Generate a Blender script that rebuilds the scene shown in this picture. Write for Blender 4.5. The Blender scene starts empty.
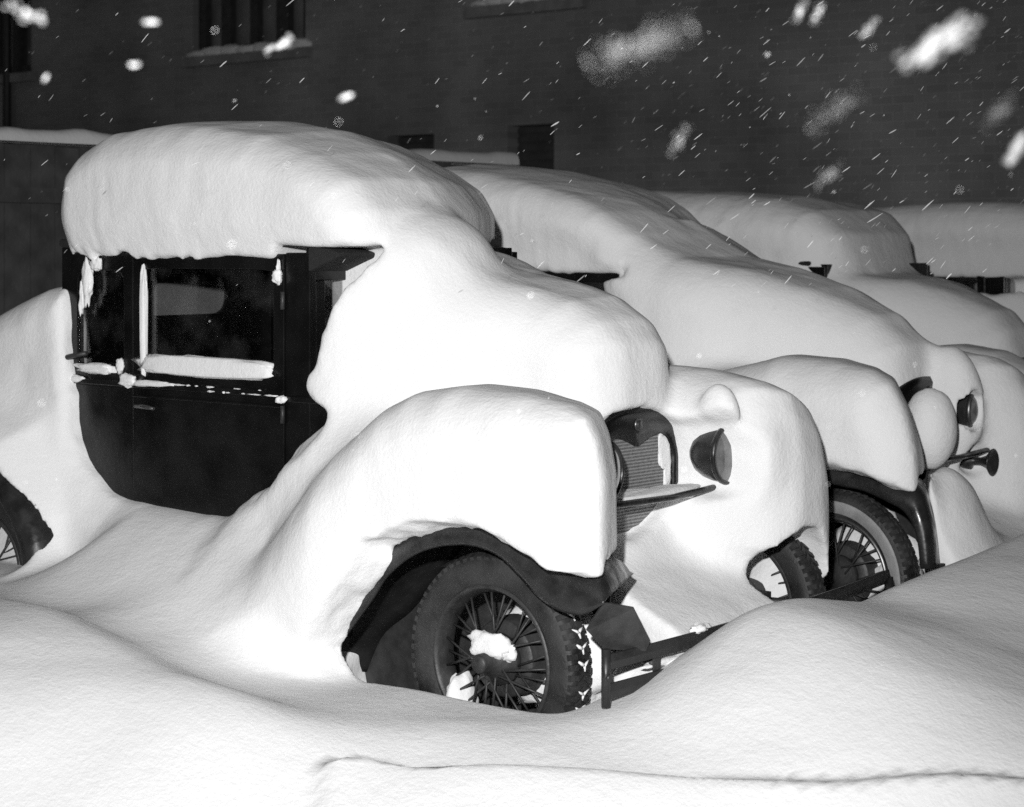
import bpy, math, random
import numpy as np

# ------------------------------------------------------------------ camera, sky, flash, exposure
# World axes: +X is the way the cars point, +Y runs across the row of parked cars, Z is up.
scene = bpy.context.scene
COL = scene.collection
PI = math.pi
cam = bpy.data.cameras.new('camera')
cam.sensor_width = 36.0
cam.lens = 36.0 * 2000 / 1024
cam.shift_y = -(403.5 - 245) / 1024
cam.clip_start = 0.05
cam.clip_end = 300
cam_ob = bpy.data.objects.new('camera', cam)
COL.objects.link(cam_ob)
cam_ob.location = (4.534, -5.333, 1.77)
cam_ob.rotation_euler = (PI / 2, 0, math.radians(40))
cam.dof.use_dof = True
cam.dof.focus_distance = 7.4
cam.dof.aperture_fstop = 4.6
scene.camera = cam_ob

world = bpy.data.worlds.new('World')
scene.world = world
world.use_nodes = True
wn, wl = world.node_tree.nodes, world.node_tree.links
bg = wn['Background']
sky = wn.new('ShaderNodeTexSky')
sky.sky_type = 'NISHITA'
sky.sun_disc = False
sky.sun_elevation = math.radians(4)
sky.sun_rotation = math.radians(200)
bw = wn.new('ShaderNodeRGBToBW')
wl.new(sky.outputs[0], bw.inputs[0])
wl.new(bw.outputs[0], bg.inputs[0])
bg.inputs[1].default_value = 0.014          # night sky

lamp = bpy.data.lights.new('camera_flash', 'SPOT')      # a flash bulb in its reflector
lamp.energy = 2550
lamp.spot_size = math.radians(64)
lamp.spot_blend = 1.0
lamp.shadow_soft_size = 0.07
lamp_ob = bpy.data.objects.new('camera_flash', lamp)
COL.objects.link(lamp_ob)
# the photographer's flash, held out to the left of the camera
lamp_ob.location = (4.534 - 0.3 * 0.766, -5.333 - 0.3 * 0.643, 2.4)

from mathutils import Vector
lamp_ob.rotation_euler = (Vector((-0.9, 0.4, 1.0)) - lamp_ob.location).to_track_quat('-Z', 'Y').to_euler()

scene.view_settings.view_transform = 'Standard'
scene.view_settings.look = 'None'
scene.view_settings.gamma = 1.0
scene.view_settings.use_curve_mapping = False
scene.view_settings.exposure = 0.0
scene.cycles.max_bounces = 8
scene.cycles.diffuse_bounces = 4
scene.cycles.use_denoising = False       # the grain that is left suits a press photograph

random.seed(4)
rng = np.random.default_rng(7)

# ------------------------------------------------------------------ materials
def new_mat(name):
    m = bpy.data.materials.new(name)
    m.use_nodes = True
    return m, m.node_tree.nodes, m.node_tree.links, m.node_tree.nodes['Principled BSDF']

def g(v):
    return (v, v, v, 1)

def mat_plain(name, lo, hi, rough, scale=8.0, metallic=0.0, bump=0.0, bscale=60.0, coat=0.0, rough2=None):
    m, n, l, p = new_mat(name)
    tc = n.new('ShaderNodeTexCoord')
    nz = n.new('ShaderNodeTexNoise')
    nz.inputs['Scale'].default_value = scale
    nz.inputs['Detail'].default_value = 6
    l.new(tc.outputs['Object'], nz.inputs['Vector'])
    mr = n.new('ShaderNodeMapRange')
    mr.inputs[1].default_value, mr.inputs[2].default_value = 0.3, 0.7
    mr.inputs[3].default_value, mr.inputs[4].default_value = lo, hi
    l.new(nz.outputs['Fac'], mr.inputs[0])
    l.new(mr.outputs[0], p.inputs['Base Color'])
    p.inputs['Metallic'].default_value = metallic
    if rough2 is None:
        p.inputs['Roughness'].default_value = rough
    else:
        m2 = n.new('ShaderNodeMapRange')
        m2.inputs[1].default_value, m2.inputs[2].default_value = 0.35, 0.65
        m2.inputs[3].default_value, m2.inputs[4].default_value = rough, rough2
        l.new(nz.outputs['Fac'], m2.inputs[0])
        l.new(m2.outputs[0], p.inputs['Roughness'])
    if coat:
        p.inputs['Coat Weight'].default_value = coat
    if bump:
        nb = n.new('ShaderNodeTexNoise')
        nb.inputs['Scale'].default_value = bscale
        nb.inputs['Detail'].default_value = 4
        l.new(tc.outputs['Object'], nb.inputs['Vector'])
        b = n.new('ShaderNodeBump')
        b.inputs['Strength'].default_value = bump
        b.inputs['Distance'].default_value = 0.01
        l.new(nb.outputs['Fac'], b.inputs['Height'])
        l.new(b.outputs[0], p.inputs['Normal'])
    return m

def mat_snow():
    m, n, l, p = new_mat('snow')
    tc = n.new('ShaderNodeTexCoord')
    p.inputs['Roughness'].default_value = 0.95
    p.inputs['Specular IOR Level'].default_value = 0.2
    a = n.new('ShaderNodeTexNoise'); a.inputs['Scale'].default_value = 1.7; a.inputs['Detail'].default_value = 5
    l.new(tc.outputs['Object'], a.inputs['Vector'])
    mr = n.new('ShaderNodeMapRange')
    mr.inputs[3].default_value, mr.inputs[4].default_value = 0.84, 0.91
    l.new(a.outputs['Fac'], mr.inputs[0]); l.new(mr.outputs[0], p.inputs['Base Color'])
    # wind-packed grain: fine grains, soft lumps and slanting wind ripples
    f1 = n.new('ShaderNodeTexNoise'); f1.inputs['Scale'].default_value = 75; f1.inputs['Detail'].default_value = 3
    f2 = n.new('ShaderNodeTexNoise'); f2.inputs['Scale'].default_value = 9; f2.inputs['Detail'].default_value = 4
    mp = n.new('ShaderNodeMapping')
    mp.inputs['Rotation'].default_value = (0.3, 0.5, 0.6)
    mp.inputs['Scale'].default_value = (5, 30, 22)
    f3 = n.new('ShaderNodeTexNoise'); f3.inputs['Scale'].default_value = 1.0; f3.inputs['Detail'].default_value = 2
    l.new(tc.outputs['Object'], mp.inputs['Vector']); l.new(mp.outputs[0], f3.inputs['Vector'])
    l.new(tc.outputs['Object'], f1.inputs['Vector']); l.new(tc.outputs['Object'], f2.inputs['Vector'])
    def mul(x, k):
        q = n.new('ShaderNodeMath'); q.operation = 'MULTIPLY'; q.inputs[1].default_value = k
        l.new(x, q.inputs[0]); return q.outputs[0]
    def add(x, y):
        q = n.new('ShaderNodeMath'); q.operation = 'ADD'
        l.new(x, q.inputs[0]); l.new(y, q.inputs[1]); return q.outputs[0]
    f4 = n.new('ShaderNodeTexNoise'); f4.inputs['Scale'].default_value = 26; f4.inputs['Detail'].default_value = 5; f4.inputs['Roughness'].default_value = 0.65
    l.new(tc.outputs['Object'], f4.inputs['Vector'])
    h = add(add(mul(f1.outputs['Fac'], 0.22), mul(f2.outputs['Fac'], 0.5)), add(mul(f4.outputs['Fac'], 0.36), mul(f3.outputs['Fac'], 0.11)))
    b = n.new('ShaderNodeBump'); b.inputs['Strength'].default_value = 0.42; b.inputs['Distance'].default_value = 0.02
    l.new(h, b.inputs['Height']); l.new(b.outputs[0], p.inputs['Normal'])
    return m

def mat_glass(name, tint, mix):
    # dark window glass: partly clear, partly mirror-like
    m, n, l, p = new_mat(name)
    out = n['Material Output']
    tr = n.new('ShaderNodeBsdfTransparent'); tr.inputs[0].default_value = g(tint)
    gl = n.new('ShaderNodeBsdfGlossy'); gl.inputs['Roughness'].default_value = 0.06
    gl.inputs[0].default_value = g(0.8)
    tc = n.new('ShaderNodeTexCoord')
    nz = n.new('ShaderNodeTexNoise'); nz.inputs['Scale'].default_value = 7; nz.inputs['Detail'].default_value = 6
    l.new(tc.outputs['Object'], nz.inputs['Vector'])
    df = n.new('ShaderNodeBsdfDiffuse'); df.inputs[0].default_value = g(0.25)
    mr = n.new('ShaderNodeMapRange'); mr.inputs[1].default_value = 0.45; mr.inputs[2].default_value = 0.8
    mr.inputs[3].default_value = 0.0; mr.inputs[4].default_value = 0.06
    l.new(nz.outputs['Fac'], mr.inputs[0])
    m1 = n.new('ShaderNodeMixShader'); m1.inputs[0].default_value = mix
    l.new(tr.outputs[0], m1.inputs[1]); l.new(gl.outputs[0], m1.inputs[2])
    m2 = n.new('ShaderNodeMixShader')
    l.new(mr.outputs[0], m2.inputs[0]); l.new(m1.outputs[0], m2.inputs[1]); l.new(df.outputs[0], m2.inputs[2])
    l.new(m2.outputs[0], out.inputs['Surface'])
    return m

def mat_brick():
    m, n, l, p = new_mat('brick')
    tc = n.new('ShaderNodeTexCoord')
    mp = n.new('ShaderNodeMapping'); mp.inputs['Rotation'].default_value = (PI / 2, 0, 0)
    l.new(tc.outputs['Object'], mp.inputs['Vector'])
    br = n.new('ShaderNodeTexBrick')
    br.inputs['Color1'].default_value = g(0.24); br.inputs['Color2'].default_value = g(0.285)
    br.inputs['Mortar'].default_value = g(0.32)
    br.inputs['Scale'].default_value = 1.0
    br.inputs['Mortar Size'].default_value = 0.008
    br.inputs['Brick Width'].default_value = 0.24; br.inputs['Row Height'].default_value = 0.085
    l.new(mp.outputs[0], br.inputs['Vector'])
    nz = n.new('ShaderNodeTexNoise'); nz.inputs['Scale'].default_value = 0.5; nz.inputs['Detail'].default_value = 8
    l.new(tc.outputs['Object'], nz.inputs['Vector'])
    mr = n.new('ShaderNodeMapRange'); mr.inputs[1].default_value = 0.3; mr.inputs[2].default_value = 0.75
    mr.inputs[3].default_value = 0.5; mr.inputs[4].default_value = 1.4
    l.new(nz.outputs['Fac'], mr.inputs[0])
    mx = n.new('ShaderNodeMix'); mx.data_type = 'RGBA'; mx.blend_type = 'MULTIPLY'; mx.inputs[0].default_value = 1
    l.new(br.outputs['Color'], mx.inputs[6]); l.new(mr.outputs[0], mx.inputs[7])
    l.new(mx.outputs[2], p.inputs['Base Color'])
    p.inputs['Roughness'].default_value = 0.9
    b = n.new('ShaderNodeBump'); b.inputs['Strength'].default_value = 0.6; b.inputs['Distance'].default_value = 0.02
    l.new(br.outputs['Fac'], b.inputs['Height']); b.invert = True
    l.new(b.outputs[0], p.inputs['Normal'])
    return m

M = {}
M['snow'] = mat_snow()
M['paint'] = mat_plain('black_car_paint', 0.004, 0.007, 0.22, 5, rough2=0.42, bump=0.08, bscale=25)
M['fender'] = mat_plain('black_fender_enamel', 0.014, 0.03, 0.2, 14, rough2=0.5, bump=0.12, bscale=40)
M['fabric'] = mat_plain('black_top_fabric', 0.012, 0.02, 0.85, 30, bump=0.5, bscale=300)
M['rubber'] = mat_plain('tyre_rubber', 0.010, 0.042, 0.5, 9, rough2=0.75, bump=0.25, bscale=90)
M['whitewall'] = mat_plain('whitewall_rubber', 0.2, 0.34, 0.6, 12, bump=0.2, bscale=90)
M['steel'] = mat_plain('dull_steel', 0.10, 0.2, 0.35, 20, metallic=0.8)
M['chrome'] = mat_plain('nickel_plate', 0.3, 0.45, 0.18, 20, metallic=1.0)
M['dark'] = mat_plain('dark_iron', 0.02, 0.045, 0.5, 20, bump=0.2, bscale=60)
M['core'] = mat_plain('radiator_core', 0.12, 0.2, 0.5, 9, metallic=0.3)
M['seat'] = mat_plain('dark_upholstery', 0.02, 0.035, 0.9, 20)
M['glass'] = mat_glass('window_glass', 0.80, 0.05)
M['lens'] = mat_plain('lamp_lens_glass', 0.10, 0.2, 0.12, 30, coat=1.0)
def mat_flake(name, opacity):
    # ice crystals let most of the light straight through
    m, n, l, p = new_mat(name)
    tr = n.new('ShaderNodeBsdfTransparent')
    df = n.new('ShaderNodeBsdfDiffuse'); df.inputs[0].default_value = g(0.9)
    mx = n.new('ShaderNodeMixShader'); mx.inputs[0].default_value = opacity
    l.new(tr.outputs[0], mx.inputs[1]); l.new(df.outputs[0], mx.inputs[2])
    l.new(mx.outputs[0], n['Material Output'].inputs['Surface'])
    return m
M['flake'] = mat_flake('snow_crystals', 0.32)
M['thin_flake'] = mat_flake('thin_snow_crystals', 0.045)
M['brick'] = mat_brick()
M['wood'] = mat_plain('weathered_boards', 0.05, 0.10, 0.85, 6, bump=0.4, bscale=40)
M['frame'] = mat_plain('dark_window_frame', 0.03, 0.06, 0.7, 12)
M['pane'] = mat_plain('painted_reflection_pane', 0.13, 0.24, 0.4, 3)  # the panes' grey reflection is put into the base colour
M['void'] = mat_plain('dark_shutter', 0.04, 0.07, 0.9, 6)
M['stone'] = mat_plain('stone_sill', 0.2, 0.3, 0.9, 6)

# ------------------------------------------------------------------ mesh helpers
def tag(o, label=None, cat=None, group=None, kind=None):
    if label: o['label'] = label
    if cat: o['category'] = cat
    if group: o['group'] = group
    if kind: o['kind'] = kind
    return o

def empty(name, loc):
    o = bpy.data.objects.new(name, None)
    o.empty_display_size = 0.2
    COL.objects.link(o)
    o.location = loc
    return o

class MB:
    low = False          # set while a car with a lower cabin is being built
    def __init__(s):
        s.v, s.f, s.sm = [], [], []
    def add(s, vs, fs, smooth=False):
        b = len(s.v)
        s.v += [tuple(map(float, p)) for p in vs]
        for f in fs:
            s.f.append(tuple(i + b for i in f)); s.sm.append(smooth)
        return s
    def box(s, x0, x1, y0, y1, z0, z1):
        vs = [(x, y, z) for z in (z0, z1) for y in (y0, y1) for x in (x0, x1)]
        return s.add(vs, [(0, 2, 3, 1), (4, 5, 7, 6), (0, 1, 5, 4), (2, 6, 7, 3), (0, 4, 6, 2), (1, 3, 7, 5)])
    def grid(s, P, closed_u=False, closed_v=False, smooth=True, flip=False):
        nu, nv = len(P), len(P[0])
        fs = []
        for i in range(nu if closed_u else nu - 1):
            for j in range(nv if closed_v else nv - 1):
                a, b = i * nv + j, i * nv + (j + 1) % nv
                c, d = ((i + 1) % nu) * nv + (j + 1) % nv, ((i + 1) % nu) * nv + j
                fs.append((d, c, b, a) if flip else (a, b, c, d))
        return s.add([p for r in P for p in r], fs, smooth)
    def tube(s, pts, r, n=8, cap=True):
        pts = [np.array(p, float) for p in pts]
        rr = r if hasattr(r, '__len__') else [r] * len(pts)
        rings = []
        for i, p in enumerate(pts):
            d = pts[min(i + 1, len(pts) - 1)] - pts[max(i - 1, 0)]
            d /= np.linalg.norm(d)
            a = np.cross(d, (0, 0, 1) if abs(d[2]) < 0.9 else (1, 0, 0)); a /= np.linalg.norm(a)
            b = np.cross(d, a)
            rings.append([p + rr[i] * (math.cos(t) * a + math.sin(t) * b) for t in np.linspace(0, 2 * PI, n, endpoint=False)])
        base = len(s.v)
        s.grid(rings, closed_v=True)
        if cap:
            s.f.append(tuple(base + k for k in range(n))[::-1]); s.sm.append(False)
            e = base + n * (len(pts) - 1)
            s.f.append(tuple(e + k for k in range(n))); s.sm.append(False)
        return s
    def lathe(s, prof, axis='y', c=(0, 0, 0), n=48, smooth=True):
        # prof: list of (radius, offset along the axis)
        P = []
        for r, o in prof:
            row = []
            for t in np.linspace(0, 2 * PI, n, endpoint=False):
                if axis == 'y': row.append((c[0] + r * math.cos(t), c[1] + o, c[2] + r * math.sin(t)))
                elif axis == 'x': row.append((c[0] + o, c[1] + r * math.cos(t), c[2] + r * math.sin(t)))
                else: row.append((c[0] + r * math.cos(t), c[1] + r * math.sin(t), c[2] + o))
            P.append(row)
        return s.grid(P, closed_v=True, smooth=smooth, flip=(axis != 'y'))
    def build(s, name, mat, parent=None, off=(0, 0, 0), bevel=0, solid=0, fix=True):
        me = bpy.data.meshes.new(name)
        o3 = np.array(off)
        if MB.low: s.v = [(p[0], p[1], p[2] if p[2] < 1.2 else 1.2 + (p[2] - 1.2) * 0.82) for p in s.v]
        me.from_pydata([tuple(np.array(p) - o3) for p in s.v], [], s.f)
        me.polygons.foreach_set('use_smooth', s.sm)
        if fix:
            import bmesh
            bm = bmesh.new(); bm.from_mesh(me)
            bmesh.ops.recalc_face_normals(bm, faces=bm.faces)
            bm.to_mesh(me); bm.free()
        me.materials.append(mat)
        ob = bpy.data.objects.new(name, me)
        COL.objects.link(ob)
        if parent: ob.parent = parent
        if solid:
            md = ob.modifiers.new('solid', 'SOLIDIFY'); md.thickness = solid; md.offset = 0
        if bevel:
            md = ob.modifiers.new('bevel', 'BEVEL'); md.width = bevel; md.segments = 2; md.limit_method = 'ANGLE'
        return ob

# ------------------------------------------------------------------ numeric noise and distance functions
def hash3(i, j, k):
    h = (i * 374761393 + j * 668265263 + k * 1274126177) & 0xFFFFFFFF
    h = ((h ^ (h >> 13)) * 1274126177) & 0xFFFFFFFF
    return ((h ^ (h >> 16)) & 0xFFFF).astype(np.float32) / 65535.0

def vnoise(x, y, z):
    xi, yi, zi = np.floor(x).astype(np.int64), np.floor(y).astype(np.int64), np.floor(z).astype(np.int64)
    fx, fy, fz = x - xi, y - yi, z - zi
    fx, fy, fz = fx * fx * (3 - 2 * fx), fy * fy * (3 - 2 * fy), fz * fz * (3 - 2 * fz)
    r = 0
    for a in (0, 1):
        wx = fx if a else 1 - fx
        for b in (0, 1):
            wy = fy if b else 1 - fy
            for c in (0, 1):
                r = r + wx * wy * (fz if c else 1 - fz) * hash3(xi + a, yi + b, zi + c)
    return r * 2 - 1

def ss(x, a, b):
    t = np.clip((x - a) / (b - a), 0, 1)
    return t * t * (3 - 2 * t)

def smin(a, b, k):
    h = np.maximum(k - np.abs(a - b), 0) / k
    return np.minimum(a, b) - h * h * k * 0.25

def smax(a, b, k):
    return -smin(-a, -b, k)

def sdpoly(x, y, poly):
    d = np.full(x.shape, 1e9, np.float32)
    s = np.ones(x.shape, np.float32)
    n = len(poly)
    for i in range(n):
        ax, ay = poly[i]; bx, by = poly[i - 1]
        ex, ey = bx - ax, by - ay
        wx, wy = x - ax, y - ay
        t = np.clip((wx * ex + wy * ey) / (ex * ex + ey * ey), 0, 1)
        qx, qy = wx - ex * t, wy - ey * t
        d = np.minimum(d, qx * qx + qy * qy)
        c1, c2, c3 = y >= ay, y < by, ex * wy > ey * wx
        flip = (c1 & c2 & c3) | (~c1 & ~c2 & ~c3)
        s = np.where(flip, -s, s)
    return s * np.sqrt(d)

def ext(d2, dv, r):
    a, b = d2 + r, dv + r
    return np.minimum(np.maximum(a, b), 0) + np.sqrt(np.maximum(a, 0) ** 2 + np.maximum(b, 0) ** 2) - r

def ell(x, y, z, c, rad):
    p = np.sqrt(((x - c[0]) / rad[0]) ** 2 + ((y - c[1]) / rad[1]) ** 2 + ((z - c[2]) / rad[2]) ** 2)
    return (p - 1) * min(rad)

# ------------------------------------------------------------------ snow: the lie of the ground
VC = 0.82                       # a car's centreline, measured from its right wheels
SPACING = 2.3
NCARS = 4
CAR_V = [i * SPACING for i in range(NCARS)]
CAR_U = [0.0, 0.0, -0.45, -0.45]

def ground(u, v):
    b = 0.20 + 0.15 * ss(-u, 0.45, 1.5)
    # banked-up snow in front of the row
    bank = ss(v, -0.40, 0.56) * 0.305 + ss(v, 1.5, 3.2) * 0.10 - 0.06 * np.exp(-((v - 1.25) / 0.4) ** 2) + 0.022 * np.exp(-((v - 0.6) / 0.35) ** 2)
    b = b + bank * np.exp(-((u - 0.80) / np.where(u < 0.80, 0.32, 0.85)) ** 2)
    # low ridge in front of the first car, with a hollow behind it
    cr = -0.92 + 0.06 * np.sin(u * 2.1)
    b = b + 0.12 * np.exp(-((v - cr) / np.where(v > cr, 0.24, 0.55)) ** 2) * ss(-u, -0.35, 0.6)
    # near lip of the ploughed bank
    w = (0.643 * u - 0.766 * v)
    t = (0.766 * u + 0.643 * v)
    lip = 0.815 + 0.20 * ss(t, -0.1, 1.1) + 0.012 * np.sin(t * 2.9 + 0.5) - 0.05 * np.exp(-((t + 0.42) / 0.12) ** 2)
    b = b + 0.05 * ss(w, lip - 0.035, lip + 0.045) * ss(t, -0.58, -0.50)
    b = b + 0.05 * np.exp(-((w - 1.0) / 0.25) ** 2) * ss(t, -0.6, 0.6)
    # drifts blown against the cars' sides
    for cu, cv in zip(CAR_U, CAR_V):
        out = np.maximum(np.maximum(cv + 0.16 - v, v - (cv + 1.48)), 0)
        e = np.exp(-(out / 0.42) ** 2) * ss(u - cu, -4.9, -3.9) * (1 - ss(u - cu, -1.35, -0.75))
        e = e * (1 - 0.95 * ss(-(u - cu), 2.0, 2.45) * ss(cv + 0.12 - v, 0.0, 0.16))
        b = b + (0.66 - b) * e
    for cu, cv in zip(CAR_U[:2], CAR_V[:2]):
        wl_ = ss(u - cu, -1.12, -0.92) * (1 - ss(u - cu, 0.25, 0.42)) * ss(v - cv, -0.16, -0.02) * (1 - ss(v - cv, 0.42, 0.6))
        b = b + (-0.03 - b) * 0.95 * wl_
    # the bank falls away towards the cleared roadway
    b = b - 0.42 * ss(w, 0.42 + 0.10 * np.sin(t * 1.3), 1.75)
    # open ground behind and around
    b = b + 0.25 * ss(-u, 4.2, 7.0)
    return b + 0.03 * vnoise(u * 0.9, v * 0.9, u * 0 + 3.3) + 0.008 * vnoise(u * 4, v * 4, u * 0 + 9.1)

# side profiles (x forward, z up) of the snow lying on a car
HOOD = [(-1.55, 1.70), (-1.36, 1.76), (-1.17, 1.79), (-1.02, 1.77), (-0.86, 1.73), (-0.69, 1.68), (-0.49, 1.645),
        (-0.19, 1.57), (-0.05, 1.49), (0.015, 1.40), (0.03, 1.28), (0.03, 0.6), (-1.2, 0.6), (-1.3, 1.2)]
ROOF = [(-2.65, 1.40), (-2.66, 1.95), (-2.63, 2.11), (-2.53, 2.22), (-2.36, 2.285), (-2.05, 2.305), (-1.75, 2.30), (-1.4, 2.25),
        (-1.1, 2.15), (-0.87, 2.03), (-0.76, 1.90), (-0.73, 1.40)]
DECK = [(-4.35, 0.5), (-4.35, 0.8), (-4.2, 1.0), (-3.7, 1.24), (-3.1, 1.47), (-2.78, 1.58), (-2.56, 1.615), (-2.45, 1.2), (-2.25, 0.8), (-2.2, 0.5)]
REARF = [(-3.7, 0.3), (-3.62, 0.75), (-3.4, 1.0), (-3.0, 1.06), (-2.7, 0.95), (-2.5, 0.6), (-2.45, 0.3)]
FENDER = [(-1.1, 0.3), (-0.95, 0.62), (-0.72, 0.92), (-0.60, 1.06), (-0.42, 1.19), (-0.28, 1.25), (-0.09, 1.285), (0.14, 1.275),
          (0.33, 1.245), (0.41, 1.215), (0.45, 1.13), (0.472, 1.0), (0.48, 0.60), (0.3, 0.5), (-0.5, 0.3)]
APRON = [(-0.3, 0.0), (-0.3, 0.56), (0.04, 0.60), (0.2, 0.53), (0.42, 0.43), (0.56, 0.33), (0.62, 0.2), (0.62, 0.0)]
DOORHOLE = [(-2.63, 1.80), (-2.56, 1.14), (-2.48, 0.83), (-2.40, 0.70), (-2.3, 0.5), (-1.45, 0.5), (-1.40, 0.72), (-1.21, 0.86), (-1.10, 0.98),
            (-0.95, 1.08), (-0.93, 1.12), (-1.04, 1.18), (-1.06, 1.22), (-1.03, 1.30), (-0.99, 1.40), (-0.93, 1.53), (-0.86, 1.63), (-0.76, 1.75), (-0.78, 1.80)]
WHEELHOLE = [(-0.64, 0.30), (-0.5, 0.5), (-0.375, 0.645), (-0.375, 0.685), (-0.27, 0.74), (-0.12, 0.78), (0.02, 0.795), (0.11, 0.785),
             (0.24, 0.745), (0.37, 0.685), (0.47, 0.665), (0.60, 0.67), (0.68, 0.60), (0.76, 0.46), (0.70, 0.1), (-0.5, 0.1)]
RADHOLE = [(0.45, 1.0), (0.59, 1.11), (0.67, 1.145), (0.83, 1.155), (0.95, 1.13), (1.05, 1.06), (1.08, 0.98), (1.09, 0.84), (1.0, 0.79),
           (0.94, 0.73), (0.86, 0.69), (0.74, 0.66), (0.60, 0.66), (0.45, 0.8)]
WHEELHOLE2 = [(-0.5, 0.3), (-0.45, 0.65), (-0.25, 0.76), (-0.01, 0.80), (0.11, 0.80), (0.26, 0.775), (0.35, 0.735), (0.47, 0.735),
              (0.54, 0.52), (0.58, 0.3), (0.5, 0.1), (-0.5, 0.1)]
REARHOLE = [(-2.95 + 0.51 * math.cos(t), 0.36 + 0.47 * math.sin(t)) for t in np.linspace(0, 2 * PI, 16, endpoint=False)]

def sh(poly, du=0, dz=0, su=1.0, cu=0.0):
    return [((a - cu) * su + cu + du, b + dz) for a, b in poly]

SPECS = [
    dict(k=0, hood=HOOD, roof=ROOF, deck=DECK, fender=FENDER, roof_hw=0.755, roof_r=0.17, door=DOORHOLE, base=1.715),
    dict(k=1, hood=[(-1.6, 1.75), (-1.42, 1.90), (-1.24, 1.80), (-1.05, 1.715), (-0.76, 1.66), (-0.47, 1.57), (-0.2, 1.44), (-0.06, 1.30), (-0.03, 1.15), (-0.03, 0.6), (-1.2, 0.6), (-1.3, 1.2)],
         roof=[(-2.95, 1.35), (-2.97, 2.0), (-2.85, 2.16), (-2.57, 2.21), (-2.28, 2.18), (-1.88, 2.10), (-1.61, 2.02), (-1.42, 1.94), (-1.25, 1.82), (-1.1, 1.66), (-1.1, 1.35)],
         deck=DECK, fender=[(-1.1, 0.3), (-0.95, 0.7), (-0.77, 1.10), (-0.55, 1.20), (-0.23, 1.285), (0.0, 1.27), (0.16, 1.245), (0.25, 1.2), (0.31, 1.08), (0.365, 0.90), (0.385, 0.66), (0.3, 0.5), (-0.5, 0.3)],
         roof_hw=0.755, roof_r=0.17, base=1.635,
         door=[(-2.3, 1.68), (-2.3, 1.2), (-1.45, 1.2), (-1.42, 1.45), (-1.40, 1.59), (-1.25, 1.62), (-1.24, 1.68)]),
    dict(k=2, hood=[(-1.9, 1.60), (-1.68, 1.68), (-1.45, 1.60), (-1.2, 1.57), (-1.0, 1.50), (-0.75, 1.40), (-0.64, 1.28), (-0.6, 1.1), (-0.6, 0.6), (-1.6, 0.6)],
         base=1.4, roof=[(-3.6, 1.1), (-3.55, 1.95), (-3.3, 2.09), (-3.0, 2.12), (-2.5, 2.105), (-2.0, 2.06), (-1.7, 1.98), (-1.52, 1.84), (-1.44, 1.62), (-1.42, 1.1)],
         deck=DECK, fender=sh([(-1.1, 0.3), (-0.95, 0.7), (-0.77, 1.10), (-0.55, 1.20), (-0.23, 1.235), (0.0, 1.2), (0.20, 1.1), (0.34, 0.95), (0.40, 0.7), (0.3, 0.5), (-0.5, 0.3)], -0.35),
         roof_hw=0.74, roof_r=0.3, door=None),
    dict(k=3, hood=[(-1.9, 1.50), (-1.68, 1.6), (-1.45, 1.55), (-1.2, 1.50), (-1.0, 1.45), (-0.75, 1.35), (-0.64, 1.2), (-0.6, 0.6), (-1.6, 0.6)],
         base=1.55, roof=[(-3.6, 1.2), (-3.5, 1.92), (-3.2, 2.0), (-2.8, 2.04), (-2.27, 2.07), (-1.7, 2.07), (-1.2, 2.03), (-0.9, 1.9), (-0.8, 1.56), (-0.8, 1.2)],
         deck=DECK, fender=sh([(-1.1, 0.3), (-0.95, 0.7), (-0.77, 1.10), (-0.55, 1.20), (-0.23, 1.235), (0.0, 1.2), (0.20, 1.1), (0.34, 0.95), (0.40, 0.7), (0.3, 0.5), (-0.5, 0.3)], -0.3),
         roof_hw=0.74, roof_r=0.25,
         door=[(-2.3, 1.56), (-2.3, 1.44), (-1.2, 1.45), (-1.05, 1.56)]),
]

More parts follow.
